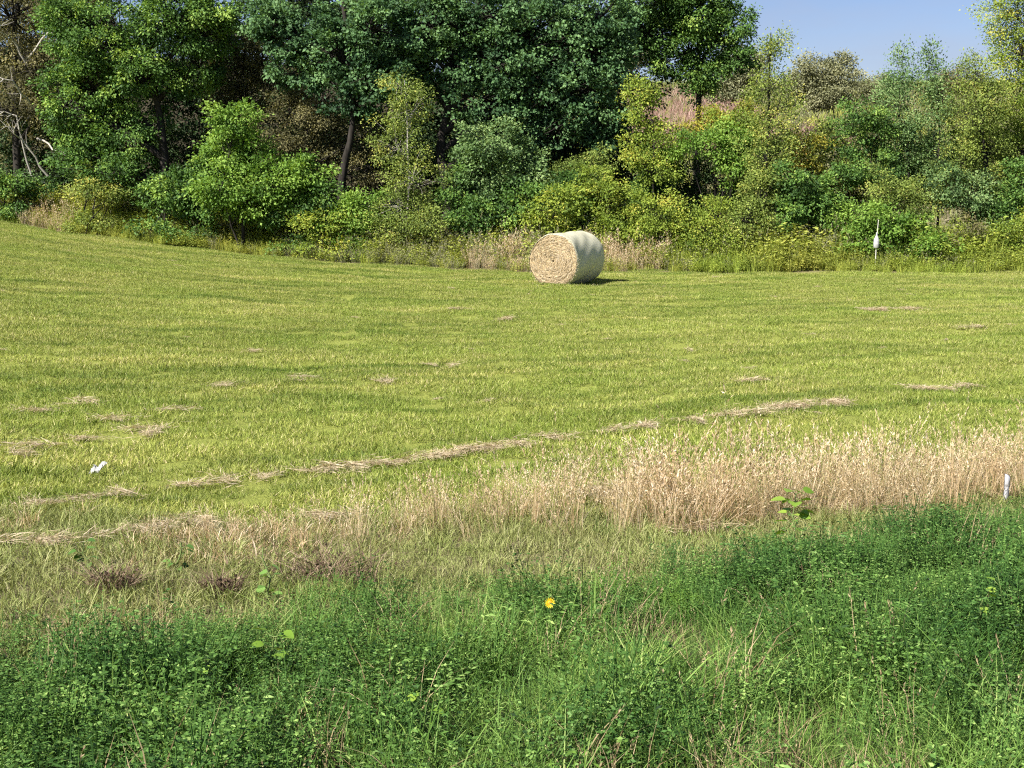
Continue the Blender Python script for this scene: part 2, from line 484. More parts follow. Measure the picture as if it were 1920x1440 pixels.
woody('deciduous_tree', 'mid-green tree with sunlit tips rising against the sky right of the maples', 'tree', 1300, 56.0, 'green',
      [(1290, 25, 80, 50), (1365, 45, 48, 48), (1290, 95, 60, 40), (1370, -50, 45, 60), (1235, -20, 80, 60), (1205, 55, 50, 45), (1385, 100, 35, 30), (1320, 135, 40, 30), (1312, 172, 28, 24), (1290, -90, 120, 60)],
      leaf=.13, dens=1.0, group=W1, seed=6, trunk_r=.2)
woody('deciduous_tree', 'thin brown-leaved understorey tree behind the leaning maple trunk', 'tree', 555, 48.6, 'brown',
      [(540, 215, 50, 40), (600, 230, 45, 40), (520, 275, 45, 35), (585, 290, 50, 40), (490, 240, 30, 30), (700, 250, 35, 40), (690, 310, 45, 40)], dens=.75, leaf=.09, group=W1, seed=7, trunk_r=.08)

woody('box_elder', 'bright yellow-green bushy young tree below the dark-green tree', 'tree', 465, 45.6, 'bright',
      [(440, 225, 45, 30), (425, 280, 45, 38), (475, 300, 45, 35), (520, 345, 60, 40), (410, 345, 45, 38), (565, 330, 38, 35), (470, 370, 60, 35)], leaf=.13, dens=.95, group=W2, seed=8, trunk_r=.08, stems=2)
woody('sapling', 'tall thin olive-yellow sapling with pale stem in front of the maples', 'sapling', 757, 45.2, 'olive',
      [(750, 160, 35, 32), (772, 205, 42, 40), (742, 270, 45, 45), (775, 330, 50, 45), (740, 390, 45, 38), (790, 400, 35, 35)], leaf=.085, dens=.75, group=W1, seed=9, trunk_r=.05, bark='dead_wood', trunk_path=[(762, 430), (764, 330), (758, 250), (752, 150)])
woody('shrub', 'blue-green leafy shrub beneath the broad maple', 'shrub', 925, 45.8, 'poplar',
      [(920, 265, 55, 35), (890, 315, 45, 38), (955, 325, 55, 45), (905, 380, 45, 38), (985, 300, 35, 35)], leaf=.12, dens=.95, group=W2, seed=10, **SH)
woody('shrub', 'deep green shrub low behind and left of the hay bale', 'shrub', 920, 44.9, 'green',
      [(900, 405, 45, 30), (945, 390, 40, 35), (985, 375, 35, 30)], leaf=.12, dens=.9, group=W2, seed=11, **SH)
woody('sapling', 'slim yellow-green sapling beside the right flank of the maples', 'sapling', 1218, 46.4, 'yellow',
      [(1205, 172, 28, 28), (1213, 215, 34, 36), (1240, 265, 34, 38), (1198, 290, 28, 34), (1225, 320, 30, 30)], leaf=.1, dens=1.0, group=W1, seed=12, trunk_r=.05)
woody('shrub', 'yellow-green shrub directly behind the hay bale', 'shrub', 1040, 44.3, 'yellow',
      [(1045, 385, 45, 32), (1000, 405, 38, 32), (1050, 425, 40, 25)], leaf=.11, dens=.95, group=W2, seed=13, **SH)
woody('shrub', 'yellow-green shrub just right of the hay bale', 'shrub', 1150, 44.6, 'yellow',
      [(1130, 370, 48, 38), (1175, 410, 52, 42), (1115, 330, 36, 25), (1140, 440, 45, 30)], leaf=.095, dens=1.0, group=W2, seed=14, **SH)
woody('shrub', 'rounded yellow-green shrub between the hay bale and the dark hollow', 'shrub', 1240, 44.2, 'yellow',
      [(1230, 395, 45, 42), (1260, 430, 45, 35), (1200, 445, 40, 25)], leaf=.09, dens=1.0, group=W2, seed=15, **SH)
woody('shrub', 'low olive-yellow shrub under the dark hollow', 'shrub', 1335, 44.2, 'yellow',
      [(1315, 425, 45, 32), (1350, 410, 45, 38), (1345, 455, 55, 22)], leaf=.085, dens=1.0, group=W2, seed=16, **SH)
woody('shrub', 'olive shrub at the foot of the feathery poplar', 'shrub', 1410, 44.5, 'olive',
      [(1400, 410, 40, 40), (1425, 360, 35, 35), (1430, 440, 40, 25)], leaf=.085, dens=1.05, group=W2, seed=17, **SH)
woody('shrub', 'green shrub above the dark hollow', 'shrub', 1345, 46.8, 'bright',
      [(1345, 265, 50, 34), (1385, 295, 34, 34), (1290, 280, 34, 24), (1390, 340, 30, 35)], leaf=.11, dens=.9, group=W2, seed=18, **SH)
woody('shrub', 'yellow shrub tinged orange below the hillside', 'shrub', 1340, 48.2, 'gold',
      [(1340, 232, 48, 20), (1290, 255, 34, 20), (1390, 215, 30, 20)], leaf=.1, dens=.95, group=W2, seed=19, **SH)
woody('poplar_tree', 'narrow feathery olive poplar with a thin top against the sky', 'tree', 1440, 45.6, 'olive',
      [(1440, 165, 30, 40), (1446, 230, 42, 45), (1438, 295, 46, 45), (1425, 340, 36, 36), (1440, 115, 16, 38), (1462, 80, 14, 26, .1), (1475, 190, 26, 36)], leaf=.085, dens=.85, group=W1, seed=20, trunk_r=.07, upright=.5,
      trunk_path=[(1440, 450), (1440, 330), (1442, 200), (1447, 60)])
woody('shrub', 'round dark-green shrub right of the feathery poplar', 'shrub', 1512, 44.8, 'green',
      [(1515, 375, 48, 40), (1490, 345, 36, 28), (1545, 390, 30, 34), (1480, 395, 28, 28)], leaf=.12, dens=1.0, group=W2, seed=21, **SH)
woody('shrub', 'golden-yellow shrub behind the round dark-green shrub', 'shrub', 1520, 46.5, 'gold',
      [(1508, 270, 26, 30), (1538, 300, 26, 24), (1490, 310, 24, 24)], leaf=.1, dens=.9, group=W2, seed=22, **SH)
woody('shrub', 'loose green and olive shrub left of the twin poplars', 'shrub', 1615, 46.2, 'green',
      [(1600, 255, 36, 36), (1618, 205, 26, 34), (1650, 245, 34, 40), (1585, 315, 36, 36), (1640, 310, 38, 34)], leaf=.1, dens=.8, group=W2, seed=23, **SH)
woody('poplar_tree', 'left of the twin blue-green poplars with spiky tops', 'tree', 1692, 46.6, 'poplar',
      [(1690, 140, 20, 42), (1684, 215, 34, 44), (1704, 280, 36, 36), (1670, 180, 18, 36), (1690, 330, 36, 30)], leaf=.09, dens=.9, group=W1, seed=24, trunk_r=.06, upright=.55)
woody('poplar_tree', 'right of the twin blue-green poplars with spiky tops', 'tree', 1745, 46.1, 'poplar',
      [(1740, 135, 18, 42), (1745, 205, 34, 42), (1755, 280, 36, 44), (1770, 170, 16, 30), (1765, 340, 30, 34)], leaf=.09, dens=.9, group=W1, seed=25, trunk_r=.06, upright=.55)
woody('poplar_tree', 'bushy yellow-olive poplar right of the twin poplars', 'tree', 1838, 46.0, 'olive',
      [(1830, 140, 34, 44), (1815, 215, 44, 48), (1850, 270, 50, 48), (1795, 300, 34, 44), (1855, 190, 34, 44), (1860, 345, 38, 36)], leaf=.085, dens=.95, group=W1, seed=26, trunk_r=.09, upright=.3)
woody('poplar_tree', 'tall yellow-green poplar cut by the right edge', 'tree', 1915, 47.6, 'yellow',
      [(1890, 25, 44, 40), (1910, 100, 44, 50), (1905, 190, 44, 50), (1920, -60, 60, 60), (1960, 60, 60, 80), (1915, 280, 46, 50), (1960, 220, 50, 80)], leaf=.09, dens=1.0, per=40, group=W1, seed=27, trunk_r=.11, upright=.2)
woody('shrub', 'blue-green shrub below the yellow-olive poplar', 'shrub', 1822, 45.0, 'poplar',
      [(1820, 360, 44, 42), (1850, 400, 36, 36), (1785, 350, 28, 34)], leaf=.1, dens=.95, group=W2, seed=28, **SH)
woody('shrub', 'bright green shrub behind the white marker on its stake', 'shrub', 1640, 44.4, 'bright',
      [(1590, 420, 42, 36), (1645, 415, 46, 34), (1620, 455, 52, 28)], leaf=.12, dens=.95, group=W2, seed=29, **SH)
woody('shrub', 'bright green leafy shrub right of the white marker', 'shrub', 1730, 43.9, 'bright',
      [(1710, 445, 46, 34), (1755, 465, 36, 28), (1690, 470, 40, 24)], leaf=.13, dens=.95, group=W2, seed=30, **SH)
woody('shrub', 'olive-yellow shrub under the twin poplars', 'shrub', 1700, 45.2, 'olive',
      [(1690, 375, 46, 34), (1735, 365, 32, 34), (1655, 360, 30, 30)], leaf=.09, dens=.95, group=W2, seed=31, **SH)
woody('shrub', 'brownish shrub low in the gap near the right edge', 'shrub', 1812, 44.3, 'brown',
      [(1805, 440, 42, 34), (1835, 465, 28, 26)], leaf=.085, dens=.75, group=W2, seed=32, **SH)
woody('shrub', 'yellow-green shrub at the right edge beside the field', 'shrub', 1895, 44.0, 'yellow',
      [(1890, 455, 38, 34), (1930, 430, 44, 44), (1900, 485, 36, 18)], leaf=.1, dens=1.0, group=W2, seed=33, **SH)
woody('shrub', 'dark-green shrub at the right edge under the yellow-green poplar', 'shrub', 1900, 45.4, 'green',
      [(1895, 375, 34, 38), (1930, 340, 44, 50), (1870, 410, 26, 30)], leaf=.1, dens=.9, group=W2, seed=34, **SH)
woody('shrub', 'dark leafy shrub at the foot of the tall dark-green tree', 'shrub', 315, 46.8, 'green',
      [(330, 355, 46, 28), (285, 372, 38, 22), (365, 380, 40, 24)], leaf=.12, dens=.95, group=W2, seed=35, **SH)
woody('shrub', 'olive shrub by the foot of the half-bare tree', 'shrub', 185, 47.6, 'olive',
      [(180, 330, 38, 26), (165, 355, 34, 18), (215, 362, 34, 18)], leaf=.09, dens=.8, group=W2, seed=36, **SH)
woody('shrub', 'dark-green low shrub at the left edge', 'shrub', 25, 48.8, 'green',
      [(20, 345, 44, 20), (70, 350, 34, 16), (-30, 340, 40, 24)], leaf=.11, dens=.9, group=W2, seed=37, **SH)
woody('shrub', 'bright-green shrub under the leaning maple trunk', 'shrub', 672, 45.0, 'bright',
      [(680, 385, 34, 28), (655, 410, 38, 24), (700, 420, 28, 20)], leaf=.12, dens=.9, group=W2, seed=38, **SH)
woody('shrub', 'green shrub left of the leaning maple trunk', 'shrub', 575, 45.6, 'green',
      [(570, 385, 44, 26), (530, 400, 40, 22), (610, 370, 24, 30)], leaf=.12, dens=.9, group=W2, seed=39, **SH)
woody('shrub', 'olive undergrowth shrub between the sapling and the dark maple trunk', 'shrub', 808, 44.6, 'olive',
      [(800, 415, 38, 26), (760, 430, 34, 20), (720, 425, 34, 20)], leaf=.085, dens=.85, group=W2, seed=40, **SH)
woody('shrub', 'deep green shrub hiding the foot of the broad maple trunk', 'shrub', 862, 45.6, 'green',
      [(860, 395, 34, 30), (850, 350, 26, 26), (880, 420, 30, 18)], leaf=.11, dens=.85, group=W2, seed=57, **SH)
woody('shrub', 'olive-brown shrub between the maple and the dark hollow', 'shrub', 1085, 46.4, 'olive',
      [(1075, 325, 45, 22), (1035, 340, 40, 25), (1120, 300, 35, 20)], leaf=.085, dens=.8, group=W2, seed=41, **SH)
woody('shrub', 'shrub with shade put into its leaf colour filling the hollow right of centre', 'shrub', 1300, 48.6, 'shade',  # added in the hollow; its dark leaf colour stands in for the shade there
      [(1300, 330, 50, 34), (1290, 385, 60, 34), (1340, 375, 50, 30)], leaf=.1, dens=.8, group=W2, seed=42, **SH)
woody('shrub', 'green shrub between the slim yellow-green sapling and the hollow', 'shrub', 1235, 47.4, 'green',
      [(1245, 320, 30, 38), (1215, 360, 45, 34), (1250, 385, 36, 30)], leaf=.11, dens=.9, group=W2, seed=43, **SH)
woody('shrub', 'green shrub tucked behind the feathery poplar', 'shrub', 1415, 48.0, 'green',
      [(1400, 300, 40, 38), (1460, 330, 45, 38), (1410, 370, 50, 34)], leaf=.11, dens=.9, group=W2, seed=44, **SH)
woody('shrub', 'olive shrub behind the loose green shrub', 'shrub', 1580, 48.6, 'olive',
      [(1570, 290, 45, 38), (1620, 320, 45, 38), (1570, 350, 55, 34), (1545, 250, 30, 26)], leaf=.1, dens=.9, group=W2, seed=45, **SH)
woody('shrub', 'green shrub behind the twin poplars', 'shrub', 1720, 49.0, 'green',
      [(1700, 280, 50, 44), (1760, 310, 50, 44), (1720, 350, 60, 34), (1670, 330, 40, 34)], leaf=.11, dens=.9, group=W2, seed=46, **SH)
woody('shrub', 'olive-green shrub behind the yellow-olive poplar', 'shrub', 1860, 49.0, 'olive',
      [(1840, 300, 50, 44), (1900, 330, 50, 44), (1860, 380, 60, 34), (1890, 260, 44, 38)], leaf=.1, dens=.9, group=W2, seed=47, **SH)
woody('shrub', 'yellow-green shrub left of the feathery poplar', 'shrub', 1375, 47.0, 'yellow',
      [(1375, 240, 38, 30), (1350, 235, 34, 24), (1405, 250, 26, 36)], leaf=.1, dens=.9, group=W2, seed=48, **SH)
woody('shrub', 'dark-green undergrowth shrub low behind the hay bale', 'shrub', 1070, 45.4, 'green',
      [(1060, 350, 45, 28), (1095, 385, 40, 34), (1020, 365, 34, 28)], leaf=.11, dens=.9, group=W2, seed=49, **SH)
woody('shrub', 'green shrub between the bright young tree and the tall dark-green tree', 'shrub', 385, 46.6, 'green',
      [(385, 330, 40, 34), (370, 375, 44, 24), (420, 395, 40, 18)], leaf=.12, dens=.9, group=W2, seed=55, **SH)
woody('shrub', 'yellow-green low shrub left of the leaning trunk foot', 'shrub', 620, 44.8, 'yellow',
      [(615, 405, 34, 18), (575, 418, 34, 14)], leaf=.1, dens=.9, group=W2, seed=56, **SH)
# hillside shrubs
HS = dict(parts=('stem', 'foliage'), stems=4, trunk_r=.06, clump=.5, leaf=.16, group='shrubs on the hillside')
woody('hill_shrub', 'grey-olive shrub on the hill behind the right flank of the maples', 'shrub', 1170, 74, 'silver', [(1150, 100, 50, 28), (1195, 95, 34, 30), (1120, 115, 34, 24)], seed=50, **HS)
woody('hill_shrub', 'grey-olive shrub on the hill left of the feathery poplar', 'shrub', 1385, 78, 'silver', [(1385, 125, 42, 38), (1360, 160, 34, 26), (1415, 150, 28, 36)], seed=51, **HS)
woody('hill_shrub', 'rounded grey-olive shrub on the skyline right of the feathery poplar', 'shrub', 1545, 84, 'silver', [(1530, 140, 46, 34), (1570, 145, 34, 38), (1500, 165, 30, 34), (1545, 180, 44, 26)], seed=52, **HS)
woody('hill_shrub', 'small grey-olive shrub on the skyline left of the twin poplars', 'shrub', 1635, 96, 'silver', [(1640, 160, 34, 18), (1610, 172, 26, 14)], seed=53, **HS)
woody('hill_shrub', 'low brown-grey shrub on the skyline between the twin poplars and the yellow-olive poplar', 'shrub', 1800, 92, 'brown', [(1795, 150, 30, 22), (1770, 165, 26, 18)], seed=54, **HS)
# deeper in the wood
DEEP = [(-90, 57, -60, 'shade'), (120, 56, -40, 'brown'), (390, 58, 60, 'shade'), (600, 57, -50, 'shade'), (770, 59, -60, 'shade'), (960, 57, -40, 'shade'), (1110, 58, 20, 'shade')]  # dark leaf colour of most paints the gloom seen through the front crowns
DEEP_L = ['shade-coloured tree behind the far left edge of the wood', 'brownish tree deep behind the half-bare tree', 'shade-coloured tree deep between the dark-green tree and the maples',
          'shade-coloured tree deep behind the leaning maple', 'shade-coloured tree deep between the two maples', 'shade-coloured tree deep behind the broad maple', 'shade-coloured tree deep behind the right flank of the maples']
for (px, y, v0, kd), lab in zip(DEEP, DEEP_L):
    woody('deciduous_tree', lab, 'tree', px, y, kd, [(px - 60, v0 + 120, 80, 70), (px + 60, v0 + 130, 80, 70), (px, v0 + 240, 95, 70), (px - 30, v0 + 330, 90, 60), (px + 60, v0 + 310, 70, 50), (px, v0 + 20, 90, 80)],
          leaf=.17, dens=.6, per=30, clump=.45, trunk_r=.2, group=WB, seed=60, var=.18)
THK = [(60, 53, 'shade'), (210, 52, 'shade'), (350, 52.5, 'shade'), (480, 52, 'brown'), (620, 52.5, 'brown'), (760, 52, 'shade'), (900, 52.5, 'shade'), (1040, 51.5, 'shade'), (1150, 51, 'shade')]  # mostly darkened leaves, so gaps under the crowns read as shade
THK_L = ['shade-coloured thicket shrub behind the half-bare tree', 'shade-coloured thicket shrub left of the dark-green trunk', 'shade-coloured thicket shrub right of the dark-green trunk', 'brown thicket shrub behind the bright young tree',
         'brown thicket shrub behind the leaning maple trunk', 'shade-coloured thicket shrub behind the olive sapling', 'shade-coloured thicket shrub behind the blue-green shrub', 'shade-coloured thicket shrub deep under the broad maple', 'shade-coloured thicket shrub under the right flank of the maples']
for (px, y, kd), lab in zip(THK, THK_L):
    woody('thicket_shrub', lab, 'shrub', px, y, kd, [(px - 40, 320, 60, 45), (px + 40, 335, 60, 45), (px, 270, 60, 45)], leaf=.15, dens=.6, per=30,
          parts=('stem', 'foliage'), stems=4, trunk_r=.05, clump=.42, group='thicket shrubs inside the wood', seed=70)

# ------------------------------------------------------------------ scattering of uncountable growth
PROTO = {}
def scatter(name, protos, xy, scale, idx=None, kind_label=None, tilt=.0, lift=-.01, follow=1.0):
    n = len(xy)
    x, y = xy[:, 0], xy[:, 1]
    pts = np.stack([x, y, ground(x, y) + lift], 1)
    nr = gnormal(x, y)
    nr = unit(nr * follow + np.array([0, 0, 1.]) * (1 - follow) + rng.normal(0, 1, (n, 3)) * tilt)
    yaw = rng.uniform(0, 2 * math.pi, n)
    # R = tilt to the normal after yaw
    u = unit(np.cross(np.stack([-np.sin(yaw), np.cos(yaw), np.zeros(n)], 1), nr))
    w = np.cross(nr, u)
    R = np.stack([u, w, nr], 2)
    ry = -np.arcsin(np.clip(R[:, 2, 0], -1, 1)); rx = np.arctan2(R[:, 2, 1], R[:, 2, 2]); rz = np.arctan2(R[:, 1, 0], R[:, 0, 0])
    me = bpy.data.meshes.new(name)
    me.vertices.add(n); me.vertices.foreach_set('co', pts.astype(np.float32).ravel())
    a = me.attributes.new('rot', 'FLOAT_VECTOR', 'POINT'); a.data.foreach_set('vector', np.stack([rx, ry, rz], 1).astype(np.float32).ravel())
    a = me.attributes.new('scl', 'FLOAT', 'POINT'); a.data.foreach_set('value', np.asarray(scale, np.float32))
    if idx is None: idx = rng.integers(0, len(protos), n)
    a = me.attributes.new('pick', 'INT', 'POINT'); a.data.foreach_set('value', np.asarray(idx, np.int32))
    me.update()
    c = bpy.data.collections.new(name + '_kinds')
    for i, (pm, mt) in enumerate(protos):
        if not pm.materials: pm.materials.append(mt)
        c.objects.link(bpy.data.objects.new('%s_kind_%02d' % (name, i), pm))
    ng = bpy.data.node_groups.new(name, 'GeometryNodeTree')
    ng.interface.new_socket('Geometry', in_out='INPUT', socket_type='NodeSocketGeometry')
    ng.interface.new_socket('Geometry', in_out='OUTPUT', socket_type='NodeSocketGeometry')
    N, L = ng.nodes, ng.links
    gi, go = N.new('NodeGroupInput'), N.new('NodeGroupOutput')
    ip = N.new('GeometryNodeInstanceOnPoints'); ci = N.new('GeometryNodeCollectionInfo')
    ci.inputs['Collection'].default_value = c
    ci.inputs['Separate Children'].default_value = True
    ci.inputs['Reset Children'].default_value = True
    def na(nm, ty):
        q = N.new('GeometryNodeInputNamedAttribute'); q.data_type = ty; q.inputs['Name'].default_value = nm; return q.outputs[0]
    e2r = N.new('FunctionNodeEulerToRotation')
    L.new(gi.outputs[0], ip.inputs['Points']); L.new(ci.outputs[0], ip.inputs['Instance'])
    ip.inputs['Pick Instance'].default_value = True
    L.new(na('pick', 'INT'), ip.inputs['Instance Index'])
    L.new(na('rot', 'FLOAT_VECTOR'), e2r.inputs[0]); L.new(e2r.outputs[0], ip.inputs['Rotation'])
    L.new(na('scl', 'FLOAT'), ip.inputs['Scale'])
    L.new(ip.outputs[0], go.inputs[0])
    o = put(name, me)
    md = o.modifiers.new('growth', 'NODES'); md.node_group = ng
    return tag(o, kind_label[0], kind_label[1], kind='stuff')

def blades(r, n, spread, h, w, bend, seg=3, tint=(.5, .2), base_pow=.5, hvar=.35, erect=.0):
    """curved tapering grass blades about the origin"""
    a = r.uniform(0, 6.283, n); rad = spread * r.uniform(0, 1, n) ** base_pow
    b = np.stack([np.cos(a) * rad, np.sin(a) * rad, np.zeros(n)], 1)
    az = a + r.normal(0, .9, n)
    out = np.stack([np.cos(az), np.sin(az), np.zeros(n)], 1)
    H = h * np.clip(r.normal(1, hvar, n), .25, 1.7); Bd = bend * r.uniform(.2, 1.3, n)
    side = np.stack([-np.sin(az), np.cos(az), np.zeros(n)], 1)
    tw = r.normal(0, .8, n); side = unit(side * np.cos(tw)[:, None] + out * np.sin(tw)[:, None])
    W = w * r.uniform(.6, 1.3, n)
    V, F = [], []
    ts = np.linspace(0, 1, seg + 1)
    for k, t in enumerate(ts):
        p = b + out * (Bd * H * t ** 2)[:, None] + np.array([0, 0, 1.]) * (H * t * (1 - .35 * np.minimum(Bd, 1.3) * t ** 1.5))[:, None]
        if k < seg:
            ww = (W * (1 - .55 * t))[:, None] * .5
            V += [p - side * ww, p + side * ww]
        else:
            V += [p]
    V = np.stack(V, 1); m_ = V.shape[1]
    o = (np.arange(n) * m_)[:, None]
    q = [np.concatenate([o + [[2 * k, 2 * k + 1, 2 * k + 3, 2 * k + 2]] for k in range(seg - 1)], 0)] if seg > 1 else []
    t3 = o + [[2 * (seg - 1), 2 * seg - 1, 2 * seg]]
    tn = np.clip(r.normal(tint[0], tint[1], n), 0, 1)
    return V.reshape(-1, 3), q + [t3], np.repeat(tn, m_)

def join(parts):
    V, F4, F3, T, n = [], [], [], [], 0
    for v, fs, t in parts:
        V.append(v); T.append(t)
        for f in (fs if isinstance(fs, list) else [fs]):
            (F4 if f.shape[1] == 4 else F3).append(f + n)
        n += len(v)
    out = []
    if F4: out.append(np.concatenate(F4))
    if F3: out.append(np.concatenate(F3))
    return np.concatenate(V), out, np.concatenate(T)

def leafy_stems(r, stems, spread, h, leaf, per, aspect=.6, tint=(.5, .2), trifol=True):
    """upright stems carrying small (three-part) leaves"""
    P, D, Nn, Ls, T = [], [], [], [], []
    st = []
    for s in range(stems):
        a = r.uniform(0, 6.28); rd = spread * r.uniform(0, 1) ** .5
        b = np.array([math.cos(a) * rd, math.sin(a) * rd, 0])
        H = h * r.uniform(.55, 1.2); ln = r.normal(0, .22, 2) * H
        tipp = b + np.array([ln[0], ln[1], H])
        st.append((b, tipp))
        t = r.uniform(.25, 1.02, per)
        pp = b + (tipp - b) * t[:, None]
        az = r.uniform(0, 6.28, per)
        ro = np.stack([np.cos(az), np.sin(az), r.uniform(.0, .6, per)], 1)
        pp = pp + ro * (leaf * r.uniform(.5, 1.4, per))[:, None]
        st_t = np.clip(r.normal(tint[0], tint[1] * .7), 0, 1)
        for k in ((-.9, 0, .9) if trifol else (0,)):
            dd = np.stack([np.cos(az + k), np.sin(az + k), r.uniform(-.3, .35, per)], 1)
            P.append(pp); D.append(dd); Nn.append(unit(np.array([0, 0, 1.]) + r.normal(0, .45, (per, 3))))
            Ls.append(leaf * r.uniform(.7, 1.25, per)); T.append(np.clip(st_t + r.normal(0, tint[1], per), 0, 1))
    P, D, Nn, Ls, T = map(np.concatenate, (P, D, Nn, Ls, T))
    v, f, t = leaf_quads(P, D, Nn, Ls, Ls * aspect, T, .06)
    parts = [(v, [f], t)]
    b = np.array([s[0] for s in st]); e = np.array([s[1] for s in st])
    wd = np.array([.0022, 0, 0])
    sv = np.stack([b - wd, b + wd, e + wd * .5, e - wd * .5], 1).reshape(-1, 3)
    parts.append((sv, [np.arange(len(b) * 4).reshape(-1, 4)], np.full(len(sv), .35)))
    return join(parts)

def seeded(r, n, spread, h, head, tint=(.55, .2), bend=.25):
    """straw stems with narrow seed heads"""
    v, f, t = blades(r, n, spread, h, .0035, bend, 3, tint, .5, .22)
    m_ = len(v) // n
    tips = v.reshape(n, m_, 3)[:, -1]; prev = v.reshape(n, m_, 3)[:, -3:-1].mean(1)
    d = unit(tips - prev)
    P, D = [], []
    for k in range(7):
        P.append(tips - d * (head * (k / 6) * r.uniform(.7, 1.1, n))[:, None]); D.append(unit(d + r.normal(0, .38, d.shape)))
    P, D = np.concatenate(P), np.concatenate(D)
    ln = head * .42 * r.uniform(.6, 1.2, len(P))
    v2, f2, t2 = leaf_quads(P, D, unit(r.normal(size=P.shape)), ln, ln * .26, np.clip(r.normal(tint[0] + .15, tint[1], len(P)), 0, 1), .05)
    return join([(v, f, t), (v2, [f2], t2)])

def mk(tri, name='growth'):
    v, f, t = tri
    return new_mesh(name, v, f, t)

def jitter_grid(x0, x1, y0, y1, step, jit=.45):
    xs, ys = np.meshgrid(np.arange(x0, x1, step), np.arange(y0, y1, step))
    p = np.stack([xs.ravel(), ys.ravel()], 1)
    return p + rng.uniform(-jit, jit, p.shape) * step

def wedge(p, margin=2.5, slope=.43):
    return np.abs(p[:, 0]) < slope * p[:, 1] + margin

def vnoise(x, y, s, seed=0):
    r = np.random.default_rng(seed); out = 0
    for k in range(7):
        a = r.uniform(0, 6.28); fq = s * r.uniform(.6, 1.7); ph = r.uniform(0, 6.28)
        out = out + np.sin((x * math.cos(a) + y * math.sin(a)) * fq + ph)
    return out / 7 * 1.6

r2 = np.random.default_rng(21)
# --- mown field
M['field'] = leafy('mown_grass', [(0, (.055, .076, .014)), (.35, (.185, .222, .040)), (.75, (.33, .36, .085)), (.93, (.46, .43, .15)), (1, (.55, .47, .25))], .22, .55, .2,
                   patch=(.82, .95, .72), pscale=.45, bands=True, patch2=((.30, .26, .09), .55, .66, .35))
tiles = []
for k in range(4):
    n = 2700
    v, f, t = blades(np.random.default_rng(300 + k), n, .01, .048, .0078, .9, 1, (.52, .30), .5, .4)
    off = np.random.default_rng(400 + k).uniform(-.53, .53, (n, 2))
    # uneven stubble: clumps stand taller
    cl = .86 + .28 * (vnoise(off[:, 0], off[:, 1], 42, k) * .5 + .5)
    v = v.reshape(n, -1, 3); v = v * cl[:, None, None]; v[:, :, :2] += off[:, None]
    tiles.append((new_mesh('stubble', v.reshape(-1, 3), f, t), M['field']))
p = jitter_grid(-26, 26, 8, 54, .98, .12)
fy = p[:, 1] - field_near(np.clip(p[:, 0], -9, 9))
p = p[wedge(p, 4.5) & (fy > .25) & (p[:, 1] < edge_y(p[:, 0]) + .3)]
scatter('field_grass', tiles, p, rng.uniform(.9, 1.15, len(p)), kind_label=('short mown yellow-green grass covering the hay field', 'grass'), lift=.014)

# --- loose dry hay left by the rake
M['hay'] = leafy('dry_hay', [(0, (.24, .175, .10)), (.5, (.48, .385, .25)), (1, (.68, .59, .44))], .2, .7, .15)
def straw_patch(r, n, lx, ly, h):
    P = np.stack([r.normal(0, lx * .45, n), r.normal(0, ly * .45, n), np.abs(r.normal(0, h, n)) + .012], 1)
    az = r.normal(0, .9, n)
    D = np.stack([np.cos(az), np.sin(az), r.normal(0, .22, n)], 1)
    ln = r.uniform(.06, .22, n)
    return leaf_quads(P, D, unit(np.array([0, 0, 1.]) + r.normal(0, .4, (n, 3))), ln, np.full(n, .0065), np.clip(r.normal(.55, .22, n), 0, 1), .02)
wis = []
for k in range(4):
    v, f, t = straw_patch(np.random.default_rng(500 + k), 150, .36, .085, .016)
    wis.append((new_mesh('wisp', v, [f], t), M['hay']))
def line_pts(segs, step=.13, jit=.045):
    out = []
    for (x0, y0, x1, y1, d) in segs:
        n = max(2, int(math.hypot(x1 - x0, y1 - y0) / step * d)); t = rng.uniform(0, 1, n)
        out.append(np.stack([x0 + (x1 - x0) * t + rng.normal(0, jit, n), y0 + (y1 - y0) * t + rng.normal(0, jit, n)], 1))
    return np.concatenate(out)
def gp(px, v):
    """ground point seen at a photograph pixel"""
    lo, hi = 1.5, 200.
    for _ in range(50):
        y = (lo + hi) / 2; q = at(px, v, y)
        if q[2] > ground(q[0], q[1]): lo = y
        else: hi = y
    return at(px, v, lo)[:2]
SEG = []
